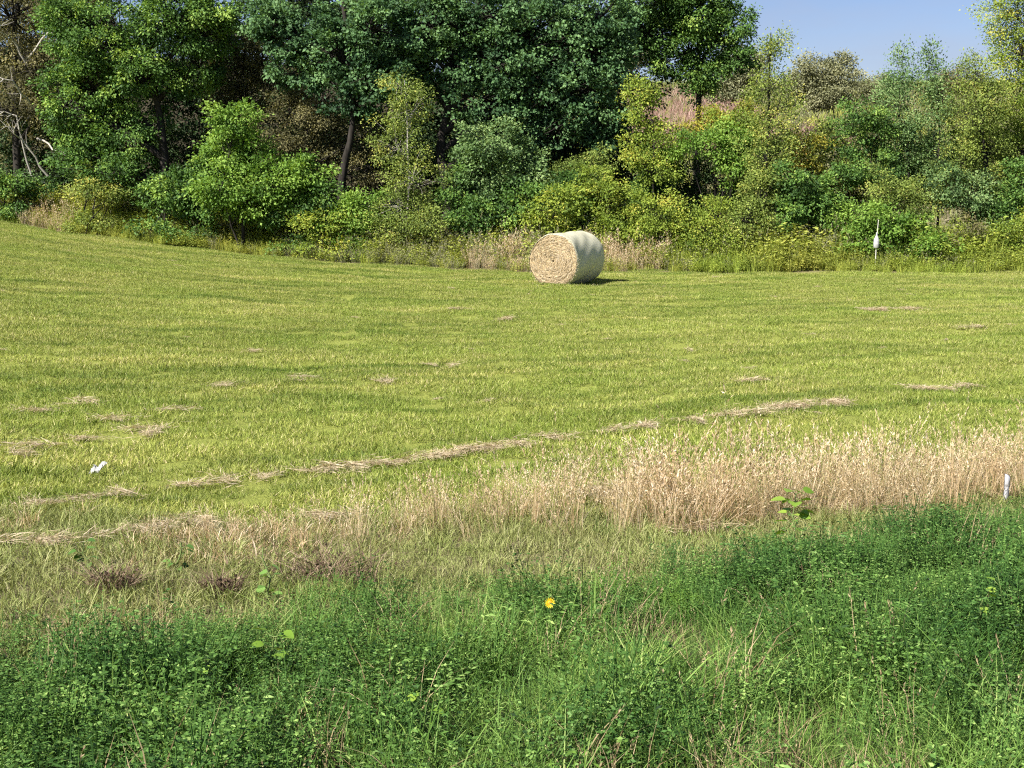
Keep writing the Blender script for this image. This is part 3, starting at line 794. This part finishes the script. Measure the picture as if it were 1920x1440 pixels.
for (a, b, d) in [((0, 972), (90, 952), 1.3), ((90, 952), (240, 935), 1.2), ((345, 918), (440, 905), 1.0), ((440, 905), (540, 898), .5), ((560, 893), (680, 880), 1.0), ((680, 880), (820, 862), 1.3), ((820, 862), (975, 840), 1.4),
                  ((1030, 826), (1110, 815), .8), ((1110, 815), (1240, 805), 1.4), ((1255, 797), (1330, 788), .8), ((1330, 788), (1450, 775), 1.3), ((1450, 772), (1600, 756), 1.5), ((1710, 734), (1825, 726), 1.5),
                  ((1620, 584), (1730, 582), 2.2), ((1790, 618), (1840, 616), 1.6), ((0, 858), (62, 854), .9), ((135, 762), (190, 758), .5), ((285, 776), (335, 774), .6), ((385, 730), (430, 727), .6), ((800, 690), (850, 688), .5),
                  ((0, 1030), (180, 1022), 1.2), ((180, 1020), (430, 985), 1.2), ((1540, 962), (1640, 955), 3.0), ((1100, 935), (1240, 915), 2.0), ((560, 985), (640, 975), 2.0), ((1270, 1000), (1330, 995), 2.0), ((60, 778), (80, 770), .8), ((160, 835), (175, 828), .8), ((290, 822), (300, 818), .8), ((722, 722), (735, 718), .4), ((80, 840), (110, 838), .8), ((195, 792), (225, 790), .8), ((540, 715), (575, 712), .6), ((850, 582), (865, 580), 1.5), ((940, 602), (960, 600), 1.5), ((460, 664), (480, 662), 1.2), ((1380, 722), (1420, 716), .5), ((235, 812), (260, 810), .7)]:
    q0, q1 = gp(*a), gp(*b)
    SEG.append((q0[0], q0[1], q1[0], q1[1], d))
p = line_pts(SEG)
p2 = rng.uniform(0, 1, (90, 2)) * np.array([36, 28]) + np.array([-18, 12]); p2 = p2[wedge(p2, 2)]
p = np.concatenate([p, p2])
sc_ = np.concatenate([rng.uniform(.35, .95, len(p) - len(p2)), rng.uniform(.25, .55, len(p2))])
o = scatter('loose_hay', wis, p, sc_, kind_label=('wisps of dry tan hay left in broken lines across the mown field', 'hay'), lift=.034)

M['clover'] = leafy('clover_leaf', [(0, (.024, .058, .014)), (.4, (.092, .188, .036)), (.75, (.195, .335, .075)), (1, (.37, .50, .145))], .3, .6, .2, patch=(.42, .55, .56), pscale=1.2, patch2=((.20, .34, .045), 1.4, .62, .5), rand=.35)
M['grassb'] = leafy('green_grass', [(0, (.048, .095, .02)), (.5, (.16, .275, .05)), (.85, (.31, .43, .105)), (1, (.48, .53, .19))], .3, .6, .2, patch=(.60, .74, .66), pscale=.8, rand=.3)
M['lime'] = leafy('lime_leaf', [(0, (.09, .17, .02)), (.5, (.19, .32, .04)), (1, (.33, .45, .07))], .35, .5, .3)
M['deadstem'] = leafy('dead_stem', [(0, (.11, .075, .035)), (.5, (.27, .20, .11)), (1, (.46, .37, .22))], .15, .7, .15)
# --- tall dry grass
M['dry'] = leafy('dry_grass', [(0, (.19, .13, .06)), (.4, (.41, .31, .165)), (.75, (.60, .49, .31)), (1, (.72, .63, .48))], .25, .65, .2, patch=(1.05, .97, .98), pscale=1.1, rand=.25)
dry = [(mk(seeded(np.random.default_rng(600 + k), 30, .11, .5 + .05 * k, .085)), M['dry']) for k in range(4)]
dry += [(mk(blades(np.random.default_rng(610 + k), 34, .12, .36, .005, .5, 3, (.45, .2))), M['dry']) for k in range(2)]
p = jitter_grid(-7, 9, 5, 16, .125, .5)
x, y = p[:, 0], p[:, 1]
dv = y - dry_mid(x); hw = .38 + .3 * sstep(-1.5, 1, x) + .34 * vnoise(x, y, 2.0, 3) + rng.normal(0, .12, len(p))
dens = (np.abs(dv) < hw) * np.clip(.05 + 1.0 * sstep(-2.2, -1.3, x) + .75 * vnoise(x, y, 2.4, 4), 0, 1)
dens = dens * (1 - .9 * ((x - at(930, 985, 8.6)[0]) ** 2 / .16 + (y - 8.2) ** 2 / .12 < 1))
keep = (rng.uniform(0, 1, len(p)) < dens) & wedge(p, 2.2)
p = p[keep]
hs = .26 + .40 * sstep(-2.3, .3, p[:, 0]) + .24 * vnoise(p[:, 0], p[:, 1], 2, 8)
dry += [(mk(blades(np.random.default_rng(615), 40, .12, .3, .0048, .8, 3, (.5, .25))), M['grassb']), (mk(blades(np.random.default_rng(616), 40, .12, .28, .005, 1.5, 3, (.7, .2))), M['dry'])]
pk = rng.choice(8, len(p), p=[.15, .15, .15, .15, .11, .11, .08, .10])
scatter('tall_dry_grass', dry, p, np.clip(hs * rng.uniform(.55, 1.25, len(p)), .2, 1.1), pk, kind_label=('tall straw-coloured dry grass band with seed heads along the field margin', 'grass'), tilt=.24, follow=.3)

thatch = [(mk(blades(np.random.default_rng(660 + k), 50, .14, .075, .005, 1.2, 3, (.5, .25))), M['dry']) for k in range(3)]
p = jitter_grid(-7, 2, 6, 10, .13, .5)
x, y = p[:, 0], p[:, 1]
dn = np.clip(.42 + .8 * vnoise(x, y, 2.2, 44), 0, 1) * (1 - sstep(.45, 1.0, np.abs(y - 7.75 + .12 * vnoise(x, y, 1.3, 45)))) * (1 - sstep(-1.4, -.2, x))
p = p[(rng.uniform(0, 1, len(p)) < dn) & wedge(p, 2)]
scatter('dry_thatch', thatch, p, rng.uniform(.6, 1.5, len(p)), kind_label=('low tan thatch of dead grass along the left field margin', 'grass'), tilt=.2)

# --- matted olive grass between the dry band and the lush growth
M['mat'] = leafy('matted_grass', [(0, (.085, .10, .03)), (.4, (.20, .225, .07)), (.8, (.345, .35, .14)), (1, (.48, .44, .25))], .25, .6, .2, patch=(.9, 1.0, .8), pscale=1.3, rand=.3)
mats = [(mk(blades(np.random.default_rng(630 + k), 64, .13, .085, .0048, 1.0, 3, (.55, .24))), M['mat']) for k in range(4)]
p = jitter_grid(-7, 9, 3.2, 16, .115, .5)
x, y = p[:, 0], p[:, 1]
keep = wedge(p, 2.0) & (y > lush_edge(x) - .9) & (y < field_near(x) + .45) & (rng.uniform(0, 1, len(p)) < .85)
p = p[keep]
scatter('matted_grass', mats, p, rng.uniform(.6, 1.25, len(p)), kind_label=('short matted olive grass between the lush growth and the dry band', 'grass'), tilt=.12)

# --- lush foreground
lush = [(mk(leafy_stems(np.random.default_rng(700 + k), 22, .13, .17 + .03 * k, .0125, 13, .6, (.5, .22))), M['clover']) for k in range(4)]
lush += [(mk(leafy_stems(np.random.default_rng(710 + k), 18, .12, .24, .024, 12, .3, (.5, .22), False)), M['clover']) for k in range(2)]
gr = [(mk(blades(np.random.default_rng(720 + k), 50, .10, .13 + .025 * k, .0038, .95, 4, (.5, .27))), M['grassb']) for k in range(4)]
gr += [(mk(blades(np.random.default_rng(730 + k), 14, .08, .21, .0040, .85, 4, (.6, .25))), M['grassb']) for k in range(2)]
dd = [(mk(seeded(np.random.default_rng(740 + k), 10, .07, .26, .035, (.55, .25), .25)), M['deadstem']) for k in range(2)]
dd += [(mk(blades(np.random.default_rng(750 + k), 34, .09, .2, .004, .8, 3, (.5, .25))), M['deadstem']) for k in range(2)]
p = jitter_grid(-4.6, 8, 1.4, 11, .105, .5)
x, y = p[:, 0], p[:, 1]
e = lush_edge(x) + .6 * vnoise(x, y, 2.1, 11) + rng.normal(0, .25, len(p))
keep = wedge(p, 1.9) & (y < e) & (y > .9)
p = p[keep]; x, y = p[:, 0], p[:, 1]
nz = vnoise(x, y, 1.5, 12) - .35 * sstep(.6, 2.2, x) * (1 - sstep(4.5, 6, y)) 
u = rng.uniform(0, 1, len(p))
pick = np.where(u < .40 - .55 * nz, rng.integers(0, 4, len(p)), np.where(u < .50 - .55 * nz, rng.integers(4, 6, len(p)), np.where(u < .92, rng.integers(6, 10, len(p)), rng.integers(10, 12, len(p)))))
nd = vnoise(x, y, 2.9, 14)
pick = np.where((rng.uniform(0, 1, len(p)) < .035 + np.clip((nd - .40) * 1.0, 0, .4)), rng.integers(12, 16, len(p)), pick)
edge_f = .6 + .4 * sstep(0, 1.2, lush_edge(x) - y)
scatter('foreground_growth', lush + gr + dd, p, rng.uniform(.65, 1.25, len(p)) * edge_f * (1 + .45 * vnoise(x, y, 5.5, 17)), pick, ('lush dark-green clover and grass filling the foreground', 'undergrowth'), tilt=.1, follow=.4)

# --- weeds between field and wood
M['weed'] = leafy('verge_weed', [(0, (.13, .16, .03)), (.45, (.30, .34, .065)), (.8, (.45, .46, .10)), (1, (.58, .54, .12))], .3, .6, .2, patch=(.85, 1.0, .8), pscale=.35, rand=.35)
M['greyweed'] = leafy('grey_green_weed', [(0, (.11, .12, .06)), (.5, (.25, .255, .135)), (1, (.42, .39, .25))], .25, .65, .2, rand=.3)
vg = [(mk(leafy_stems(np.random.default_rng(800 + k), 16, .28, .62, .085, 20, .38, (.5, .24), False)), M['weed']) for k in range(3)]
vg += [(mk(blades(np.random.default_rng(810 + k), 70, .28, .5, .02, .5, 3, (.5, .24))), M['weed']) for k in range(2)]
vg += [(mk(seeded(np.random.default_rng(820 + k), 34, .25, .62, .12, (.45, .22), .25)), M['greyweed']) for k in range(2)]
vg += [(mk(seeded(np.random.default_rng(830 + k), 38, .25, .6, .12, (.55, .22), .25)), M['dry']) for k in range(1)]
p = jitter_grid(-27, 27, 41, 56, .27, .5)
x, y = p[:, 0], p[:, 1]
dv = y - edge_y(x)
p = p[(dv > .1 + .25 * vnoise(x, y, 1.0, 20)) & (dv < 4.2) & wedge(p, 5)]; x, y = p[:, 0], p[:, 1]
nz = vnoise(x, y, .5, 21) ; u = rng.uniform(0, 1, len(p))
grey = (x > -8) & (x < 1.5)
pick = np.where(u < .4, rng.integers(0, 3, len(p)), rng.integers(3, 5, len(p)))
pick = np.where((grey & (u > .45)) | (u > .88), rng.integers(5, 7, len(p)), pick)
tan_ = ((np.abs(x - 3.9) < 1.0) | (np.abs(x + .55) < 1.1) | (np.abs(x + 17.5) < 1)) & (y - edge_y(x) < 2) & (rng.uniform(0, 1, len(p)) < .6)
pick = np.where(tan_, 7, pick)
h = (.62 + 1.1 * sstep(0, 2.4, y - edge_y(x)) + .25 * vnoise(x, y, .9, 23)) * rng.uniform(.7, 1.25, len(p))
scatter('verge_weeds', vg, p, h, pick, ('yellow-green weeds and rough grass between the field and the wood', 'weeds'), tilt=.08, follow=.3)
# --- rough grass on the hill
M['pink'] = leafy('pinkish_grass', [(0, (.24, .145, .115)), (.5, (.40, .26, .21)), (1, (.52, .38, .32))], .2, .7, .15)
hg = [(mk(blades(np.random.default_rng(850 + k), 50, .5, .55, .03, .5, 2, (.5, .25))), mt) for k, mt in enumerate((M['greyweed'], M['pink'], M['weed']))]
p = jitter_grid(-4, 44, 55, 118, .8, .5)
p = p[wedge(p, 6)]
nz = vnoise(p[:, 0], p[:, 1], .16, 30)
pk_ = ((p[:, 0] - 12.6) ** 2 / 30 + (p[:, 1] - 92) ** 2 / 250 < 1) | ((p[:, 0] - 20.5) ** 2 / 4 + (p[:, 1] - 84) ** 2 / 30 < 1)
pick = np.where(pk_ & (rng.uniform(0, 1, len(p)) < .85), 1, np.where(rng.uniform(0, 1, len(p)) < .35, 2, 0))
scatter('hillside_grass', hg, p, rng.uniform(.7, 1.4, len(p)), pick, ('rough grey-olive and pinkish dry grass on the hillside behind the wood', 'grass'), tilt=.08)

# ------------------------------------------------------------------ the hay bale
def bale():
    q = gp(1062, 534)
    bx, by = q[0] + .06, q[1] + .62
    bz = float(ground(bx, by))
    yaw = math.radians(27)
    R, HL = .765, .97
    root = empty('hay_bale', (bx, by, bz))
    tag(root, 'round tan hay bale in pale net wrap standing on the mown field', 'hay bale')
    root.rotation_euler = (0, 0, -yaw)            # local -Y is the near face
    r = np.random.default_rng(90)
    def wob(a, yy):
        return R * (1 + .012 * np.sin(3 * a + 1) + .010 * np.sin(5 * a + yy * 3) + .006 * np.sin(11 * a + yy * 9) + .008 * np.sin(yy * 7 + 2 * a))
    def squash(z):                                    # weight flattens the bottom
        return np.maximum(z, -R * .94 + (z + R * .94) * .15)
    def shell(rad_k, y0, y1, nyy, na=96, cap=False, round_=.05):
        ys = np.linspace(y0, y1, nyy); a = np.linspace(0, 2 * math.pi, na, endpoint=False)
        A, Y = np.meshgrid(a, ys)
        ed = np.minimum(Y - y0, y1 - Y)
        shrink = 1 - np.where(ed < round_, .035 * (1 - ed / round_) ** 2, 0)
        RR = wob(A, Y) * rad_k * shrink
        X, Z = RR * np.sin(A), squash(RR * np.cos(A))
        v = np.stack([X, Y, Z + R * .94], -1).reshape(-1, 3)
        i = np.arange(nyy * na).reshape(nyy, na)
        f = np.stack([i[:-1], np.roll(i, -1, 1)[:-1], np.roll(i, -1, 1)[1:], i[1:]], -1).reshape(-1, 4)
        return v, f, i
    # wound core with bulging, layered ends
    na = 96
    vv, ff, ii_ = shell(.988, -HL, HL, 14, na, round_=.02)
    fs = [ff]; V = [vv]; n = len(vv)
    for sgn, ring in ((-1, ii_[0]), (1, ii_[-1])):
        prev = ring
        for j, rr in enumerate(np.linspace(.96, .04, 26)):
            a = np.linspace(0, 2 * math.pi, na, endpoint=False)
            rad = wob(a, 0) * rr * .955
            dep = .02 * (1 - rr ** 2) + .010 * np.sin(j * 2.1 + a) + r.normal(0, .004, na)
            X, Z = rad * np.sin(a), squash(rad * np.cos(a))
            V.append(np.stack([X, np.full(na, sgn * HL) + sgn * dep, Z + R * .94], 1))
            cur = np.arange(na) + n; n += na
            q4 = np.stack([prev, np.roll(prev, -1), np.roll(cur, -1), cur], 1)
            fs.append(q4 if sgn > 0 else q4[:, ::-1]); prev = cur
        fs.append(np.stack([prev, np.roll(prev, -1), np.full(na, prev[0])], 1)[1:-1])
    f4 = np.concatenate([f for f in fs if f.shape[1] == 4]); f3 = np.concatenate([f for f in fs if f.shape[1] == 3])
    M['bale'] = plain('packed_hay', (.30, .22, .115), (.60, .48, .29), 22, .9, .1, .9, (1, .3, 1))
    put('hay_core', new_mesh('hay_core', np.concatenate(V), [f4, f3]), M['bale'], root)
    # loose straws laid round the spiral of each end
    n = 5200
    sg = np.where(r.uniform(0, 1, n) < .75, -1, 1)
    rr = R * .94 * np.sqrt(r.uniform(0, 1, n)); a = r.uniform(0, 6.283, n)
    P = np.stack([rr * np.sin(a), sg * (HL + .018 * (1 - (rr / R) ** 2) + np.abs(r.normal(0, .012, n))), squash(rr * np.cos(a)) + R * .94], 1)
    tg = np.stack([np.cos(a), np.zeros(n), -np.sin(a)], 1); rd = np.stack([np.sin(a), np.zeros(n), np.cos(a)], 1)
    D = unit(tg + rd * r.normal(0, .45, n)[:, None] + np.stack([np.zeros(n), sg * np.abs(r.normal(.1, .22, n)), np.zeros(n)], 1))
    Nn = unit(np.stack([np.zeros(n), sg * 1., np.zeros(n)], 1) + r.normal(0, .5, (n, 3)))
    ln = r.uniform(.05, .16, n)
    layer = .5 + .3 * np.sin(rr * 62)
    v, f, t = leaf_quads(P, D, Nn, ln, np.full(n, .008), np.clip(layer + r.normal(0, .18, n), 0, 1), .02)
    o = put('end_straw', new_mesh('end_straw', v, [f], t), M['hay'], root); o['kind'] = 'stuff'
    n = 700
    a = r.uniform(0, 6.283, n); sg = np.where(r.uniform(0, 1, n) < .7, -1, 1)
    rr = wob(a, 0) * r.uniform(.95, 1.0, n)
    P = np.stack([rr * np.sin(a), sg * (HL + r.uniform(-.01, .03, n)), squash(rr * np.cos(a)) + R * .94], 1)
    D = np.stack([np.sin(a) * r.normal(.5, .5, n) + r.normal(0, .5, n), sg * r.uniform(-.2, .9, n), np.cos(a) * r.normal(.4, .5, n) + r.normal(0, .5, n)], 1)
    ln = r.uniform(.03, .10, n)
    v1, f1, t1 = leaf_quads(P, D, unit(r.normal(size=(n, 3))), ln, np.full(n, .006), r.uniform(.3, 1, n), .02)
    n = 900
    P = np.stack([r.normal(0, .75, n), r.normal(-.2, .95, n), np.abs(r.normal(.03, .02, n)) + .012], 1)
    az = r.uniform(0, 6.283, n)
    ln = r.uniform(.06, .2, n)
    v3, f3, t3 = leaf_quads(P, np.stack([np.cos(az), np.sin(az), r.normal(.05, .2, n)], 1), unit(np.array([0, 0, 1.]) + r.normal(0, .3, (n, 3))), ln, np.full(n, .006), r.uniform(.2, .9, n), .02)
    v, f, t = join([(v1, [f1], t1), (v3, [f3], t3)])
    o = put('stray_straw', new_mesh('stray_straw', v, f, t), M['hay'], root); o['kind'] = 'stuff'
    # net wrap round the barrel, lapping over the rims
    v, f, _ = shell(1.003, -HL - .02, HL + .02, 60, na, round_=.08)
    m, N, L = mat_new('net_wrap')
    out = N.new('ShaderNodeOutputMaterial'); pb = N.new('ShaderNodeBsdfPrincipled')
    tc = N.new('ShaderNodeTexCoord'); mp = N.new('ShaderNodeMapping'); mp.inputs['Scale'].default_value = (1.2, 26, 1.2)
    L.new(tc.outputs['Object'], mp.inputs[0])
    fz = noise_n(N, L, mp.outputs[0], 2.2, 5, .7)
    rp = ramp(N, [(.3, (.36, .33, .21)), (.5, (.52, .50, .36)), (.72, (.64, .63, .50))]); L.new(fz, rp.inputs[0])
    L.new(rp.outputs[0], pb.inputs['Base Color']); pb.inputs['Roughness'].default_value = .55; pb.inputs['Specular IOR Level'].default_value = .35
    b = N.new('ShaderNodeBump'); b.inputs['Strength'].default_value = .5; b.inputs['Distance'].default_value = .012
    L.new(fz, b.inputs['Height']); L.new(b.outputs[0], pb.inputs['Normal']); L.new(pb.outputs[0], out.inputs[0])
    put('net_wrap', new_mesh('net_wrap', v, [f], smooth=True), m, root)
bale()

# ------------------------------------------------------------------ small things
def marker():
    y = 42.9
    b = at(1641, 505, y); gz = float(ground(b[0], y))
    root = empty('marker_stake', (b[0], y, gz))
    tag(root, 'thin pale stake with a white bottle-shaped marker in the verge at right', 'marker')
    tb = Tubes()
    top = at(1643, 412, y)[2] - gz
    tb.add(np.array([[0, 0, -.2], [.0, 0, top * .5], [.035, 0, top]]), [.016, .014, .011], 7)
    put('rod', tb.mesh('rod'), plain('pale_rod', (.52, .5, .42), (.68, .66, .58), 8, .6), root)
    z0 = at(1640, 465, y)[2] - gz; z1 = at(1640, 436, y)[2] - gz
    prof = [(0, 0), (.07, .0), (.09, .04), (.096, .30), (.088, .55), (.05, .72), (.024, .85), (.022, 1.0), (.0, 1.0)]
    a = np.linspace(0, 6.2832, 20, endpoint=False); V, F = [], []
    for j, (rr, h) in enumerate(prof):
        V.append(np.stack([rr * np.cos(a), rr * np.sin(a), np.full(20, z0 + (z1 - z0) * h)], 1))
    idx = np.arange(len(prof) * 20).reshape(-1, 20)
    F = np.stack([idx[:-1], np.roll(idx, -1, 1)[:-1], np.roll(idx, -1, 1)[1:], idx[1:]], -1).reshape(-1, 4)
    put('white_marker', new_mesh('white_marker', np.concatenate(V), [F], smooth=True), plain('white_plastic', (.30, .30, .31), (.50, .50, .49), 14, .45, .4), root)
marker()

def stake():
    q = gp(1876, 940)
    y = q[1] - .1; x = q[0]; gz = float(ground(x, y))
    top = at(1876, 890, y)[2] - gz
    w = .0165
    r = np.random.default_rng(5)
    zs = np.linspace(-.12, top, 7)
    V = []
    for z in zs:
        k = .02 * z
        V += [(-w + k, -w, z), (w + k, -w, z), (w + k, w, z), (-w + k, w, z)]
    V = np.array(V) + r.normal(0, .0012, (len(V), 3))
    V[-4:, 2] += np.array([.0, -.018, -.006, .008])
    i = np.arange(28).reshape(7, 4)
    F = np.stack([i[:-1], np.roll(i, -1, 1)[:-1], np.roll(i, -1, 1)[1:], i[1:]], -1).reshape(-1, 4)
    F = np.concatenate([F, [i[-1]]])
    root = empty('wooden_stake', (x, y, gz))
    tag(root, 'short weathered white stake in the grass near the right edge', 'stake')
    put('post', new_mesh('post', V, [F]), plain('weathered_white', (.26, .26, .27), (.52, .52, .55), 45, .8, .2, .4, (1, 1, .2)), root)
    z = top * .62
    V = np.array([(sx * (w + .002) + .02 * z, sy * (w + .002), z + dz) for dz in (0, .016) for sx, sy in ((-1, -1), (1, -1), (1, 1), (-1, 1))])
    F = np.array([(0, 1, 5, 4), (1, 2, 6, 5), (2, 3, 7, 6), (3, 0, 4, 7)])
    put('wire_tie', new_mesh('wire_tie', V, [F]), plain('grey_wire', (.2, .2, .2), (.35, .34, .33), 40, .5), root)
stake()

def scrap():
    q = gp(184, 892)
    gz = float(ground(q[0], q[1]))
    r = np.random.default_rng(6)
    n = 15
    u, v = np.meshgrid(np.linspace(-1, 1, n), np.linspace(-1, 1, n))
    z = .028 * np.abs(np.sin(2.3 * u + 1.1 * v)) + .02 * np.abs(np.sin(4.1 * v - 2 * u)) + r.normal(0, .005, u.shape) + .02 * sstep(-.2, .5, u)
    lump = (1 - .35 * r.uniform(0, 1, u.shape) * (np.maximum(np.abs(u), np.abs(v)) > .85))
    top = np.stack([u * .065 * lump + v * .02, v * .03 * lump, z + .03 + v * .03 + u * .008], -1).reshape(-1, 3)
    bot = top - np.array([0, 0, .004])
    i = np.arange(n * n).reshape(n, n)
    F = np.stack([i[:-1, :-1], i[:-1, 1:], i[1:, 1:], i[1:, :-1]], -1).reshape(-1, 4)
    rim = np.concatenate([i[0, :], i[1:, -1], i[-1, -2::-1], i[-2:0:-1, 0]])
    G = np.stack([rim, np.roll(rim, -1), np.roll(rim, -1) + n * n, rim + n * n], 1)
    o = put('plastic_scrap', new_mesh('plastic_scrap', np.concatenate([top, bot]), [np.concatenate([F, F[:, ::-1] + n * n, G])]),
            plain('white_sheet', (.28, .28, .26), (.52, .52, .49), 40, .5, .4), loc=(q[0], q[1], gz))
    tag(o, 'crumpled white plastic scrap lying on the mown field at left', 'litter')
scrap()

# collapsed brown weed clumps
M['brownweed'] = leafy('dead_weed', [(0, (.04, .026, .016)), (.5, (.15, .10, .066)), (1, (.36, .27, .19))], .12, .75, .15)
def dead_clump(px, v, wpx, hpx, label, seed):
    q = gp(px, v); y = q[1]; k = y / FPX
    gz = float(ground(q[0], y)); r = np.random.default_rng(seed)
    root = empty('dead_weed_clump', (q[0], y, gz)); tag(root, label, 'dead weeds', 'collapsed dead weeds at the ditch')
    n = 420; w, h = wpx * k * .5, hpx * k * 1.1
    vv, f, t = blades(r, n, w, h, .0045, 1.4, 3, (.5, .28), .75, .6)
    vv[:, 1] *= .6
    put('stalks', new_mesh('stalks', vv, f, t), M['brownweed'], root)
    m_ = 160
    P = np.stack([r.normal(0, w * .5, m_), r.normal(0, w * .3, m_), r.uniform(.03, h * .8, m_)], 1)
    ln = r.uniform(.012, .032, m_)
    vv, f, t = leaf_quads(P, unit(r.normal(size=(m_, 3))), unit(r.normal(size=(m_, 3))), ln, ln * .5, r.uniform(0, .8, m_), .2)
    put('withered_leaves', new_mesh('withered_leaves', vv, [f], t), M['brownweed'], root)
dead_clump(612, 1098, 200, 75, 'large dark-brown collapsed weed clump at the foot of the dry grass', 31)
dead_clump(212, 1112, 90, 50, 'small dark-brown collapsed weed clump left in the matted grass', 32)
dead_clump(415, 1118, 80, 40, 'low dark-brown collapsed weed clump between the two larger ones', 33)

# broad-leaved plants
def heart_leaf(r, L):
    """a broad pointed leaf, cupped along the midrib, lying along +X"""
    xs = np.array([0, .12, .35, .65, .88, 1.0]); ws = np.array([.02, .34, .46, .34, .15, 0.0])
    V = []
    for x, w in zip(xs, ws):
        V += [(x * L, -w * L, .10 * w * L * 2 - .12 * x * x * L), (x * L, 0, -.12 * x * x * L), (x * L, w * L, .10 * w * L * 2 - .12 * x * x * L)]
    i = np.arange(18).reshape(6, 3)
    F = np.concatenate([np.stack([i[:-1, a], i[1:, a], i[1:, a + 1], i[:-1, a + 1]], 1) for a in (0, 1)])
    V = np.array(V) + r.normal(0, .01 * L, (18, 3))
    return V, F
def broad_plant(name, label, px, v, hpx, leaves, L, mat, seed, cat='plant', group=None, ground_y=None):
    q = gp(px, v); y = q[1]; gz = float(ground(q[0], y)); r = np.random.default_rng(seed)
    h = hpx * y / FPX
    root = empty(name, (q[0], y, gz)); tag(root, label, cat, group)
    tb = Tubes()
    path = np.cumsum(np.concatenate([[[0, 0, -.05]], np.stack([r.normal(0, .012, 7), r.normal(0, .012, 7), np.full(7, (h + .05) / 7)], 1)]), 0)
    tb.add(path, np.linspace(.007, .003, 8), 5)
    for j in range(leaves):
        i = r.integers(2, 8); az = j * 2.4 + r.normal(0, .4)
        a = path[i]; s = L * r.uniform(.7, 1.2)
        e = a + np.array([math.cos(az), math.sin(az), .55]) * s * .6
        tb.add(bez(a, (a + e) / 2 + np.array([0, 0, -.01]), e, 4), [.003, .0025, .002, .002], 4)
        V, F = heart_leaf(r, s)
        tl = r.uniform(-.5, .25)
        Rm = np.array(Matrix.Rotation(az, 3, 'Z') @ Matrix.Rotation(-tl, 3, 'Y') @ Matrix.Rotation(r.normal(0, .3), 3, 'X'))
        put('leaf', new_mesh('leaf', V @ Rm.T + e, [F], np.full(18, np.clip(r.normal(.55, .25), 0, 1)), smooth=True), M[mat], root)
    put('stem', tb.mesh('stem'), M['grassb_stem'], root)
M['grassb_stem'] = plain('green_stem', (.09, .14, .04), (.17, .22, .07), 12, .7)
broad_plant('broadleaf_weed', 'yellow-green broad-leaved plant in front of the tall dry grass', 1487, 1050, 135, 20, .08, 'lime', 41)
broad_plant('broadleaf_weed', 'upright green weed stem left of the large brown clump', 505, 1135, 115, 9, .05, 'clover', 42)
broad_plant('broadleaf_weed', 'green weed at left standing against the loose hay', 165, 1075, 62, 9, .05, 'clover', 43)
broad_plant('broadleaf_weed', 'small green weed standing against the dry grass left of the large brown clump', 325, 1070, 58, 8, .045, 'clover', 44)
broad_plant('broadleaf_weed', 'lime-green leafy weed in the lower left foreground', 515, 1300, 120, 8, .055, 'lime', 45)
broad_plant('broadleaf_weed', 'lime-green leafy weed left of the other low foreground weed', 400, 1330, 110, 7, .05, 'lime', 46)
broad_plant('broadleaf_weed', 'bright leafy weed at the right edge of the foreground', 1900, 1195, 130, 9, .06, 'lime', 47)
broad_plant('broadleaf_weed', 'lime-green weed at lower right under the shaded growth', 1825, 1225, 110, 8, .05, 'lime', 48)
broad_plant('broadleaf_weed', 'tiny bright weed below centre with upturned leaves', 795, 1415, 115, 7, .045, 'lime', 49)

def flower():
    q = gp(1030, 1236); y = q[1]; gz = float(ground(q[0], y)); r = np.random.default_rng(51)
    h = 118 * y / FPX
    root = empty('yellow_flower', (q[0], y, gz)); tag(root, 'single yellow daisy-like flower in the green growth near centre', 'flower')
    tb = Tubes(); tb.add(bez(np.array([0, 0, -.05]), np.array([.02, 0, h * .5]), np.array([0, -.01, h]), 7), np.linspace(.004, .0025, 7), 5)
    put('stem', tb.mesh('stem'), M['grassb_stem'], root)
    my = leafy('yellow_petal', [(0, (.62, .42, .01)), (1, (.80, .62, .03))], .3, .5, .3)
    n = 14; a = np.linspace(0, 6.2832, n, endpoint=False)
    for k in range(n):
        d = np.array([[math.cos(a[k]), -.45 + .3 * math.sin(a[k]), math.sin(a[k])]])
        v, f, t = leaf_quads(np.array([[0, -.012, h]]), d, np.array([[0, -1., .35]]), np.array([.026]), np.array([.011]), np.array([r.uniform(0, 1)]))
        put('petal', new_mesh('petal', v, [f], t), my, root)
    a = np.linspace(0, 6.2832, 10, endpoint=False)
    V = np.concatenate([np.stack([rr * np.cos(a), np.full(10, -.012 - dz), h + rr * np.sin(a)], 1) for rr, dz in ((.010, 0), (.008, .005), (.003, .008))])
    i = np.arange(30).reshape(3, 10)
    F = np.stack([i[:-1], np.roll(i, -1, 1)[:-1], np.roll(i, -1, 1)[1:], i[1:]], -1).reshape(-1, 4)
    put('flower_centre', new_mesh('flower_centre', V, [F, i[2][None]]), plain('orange_centre', (.55, .25, .02), (.7, .38, .04), 60), root)
flower()
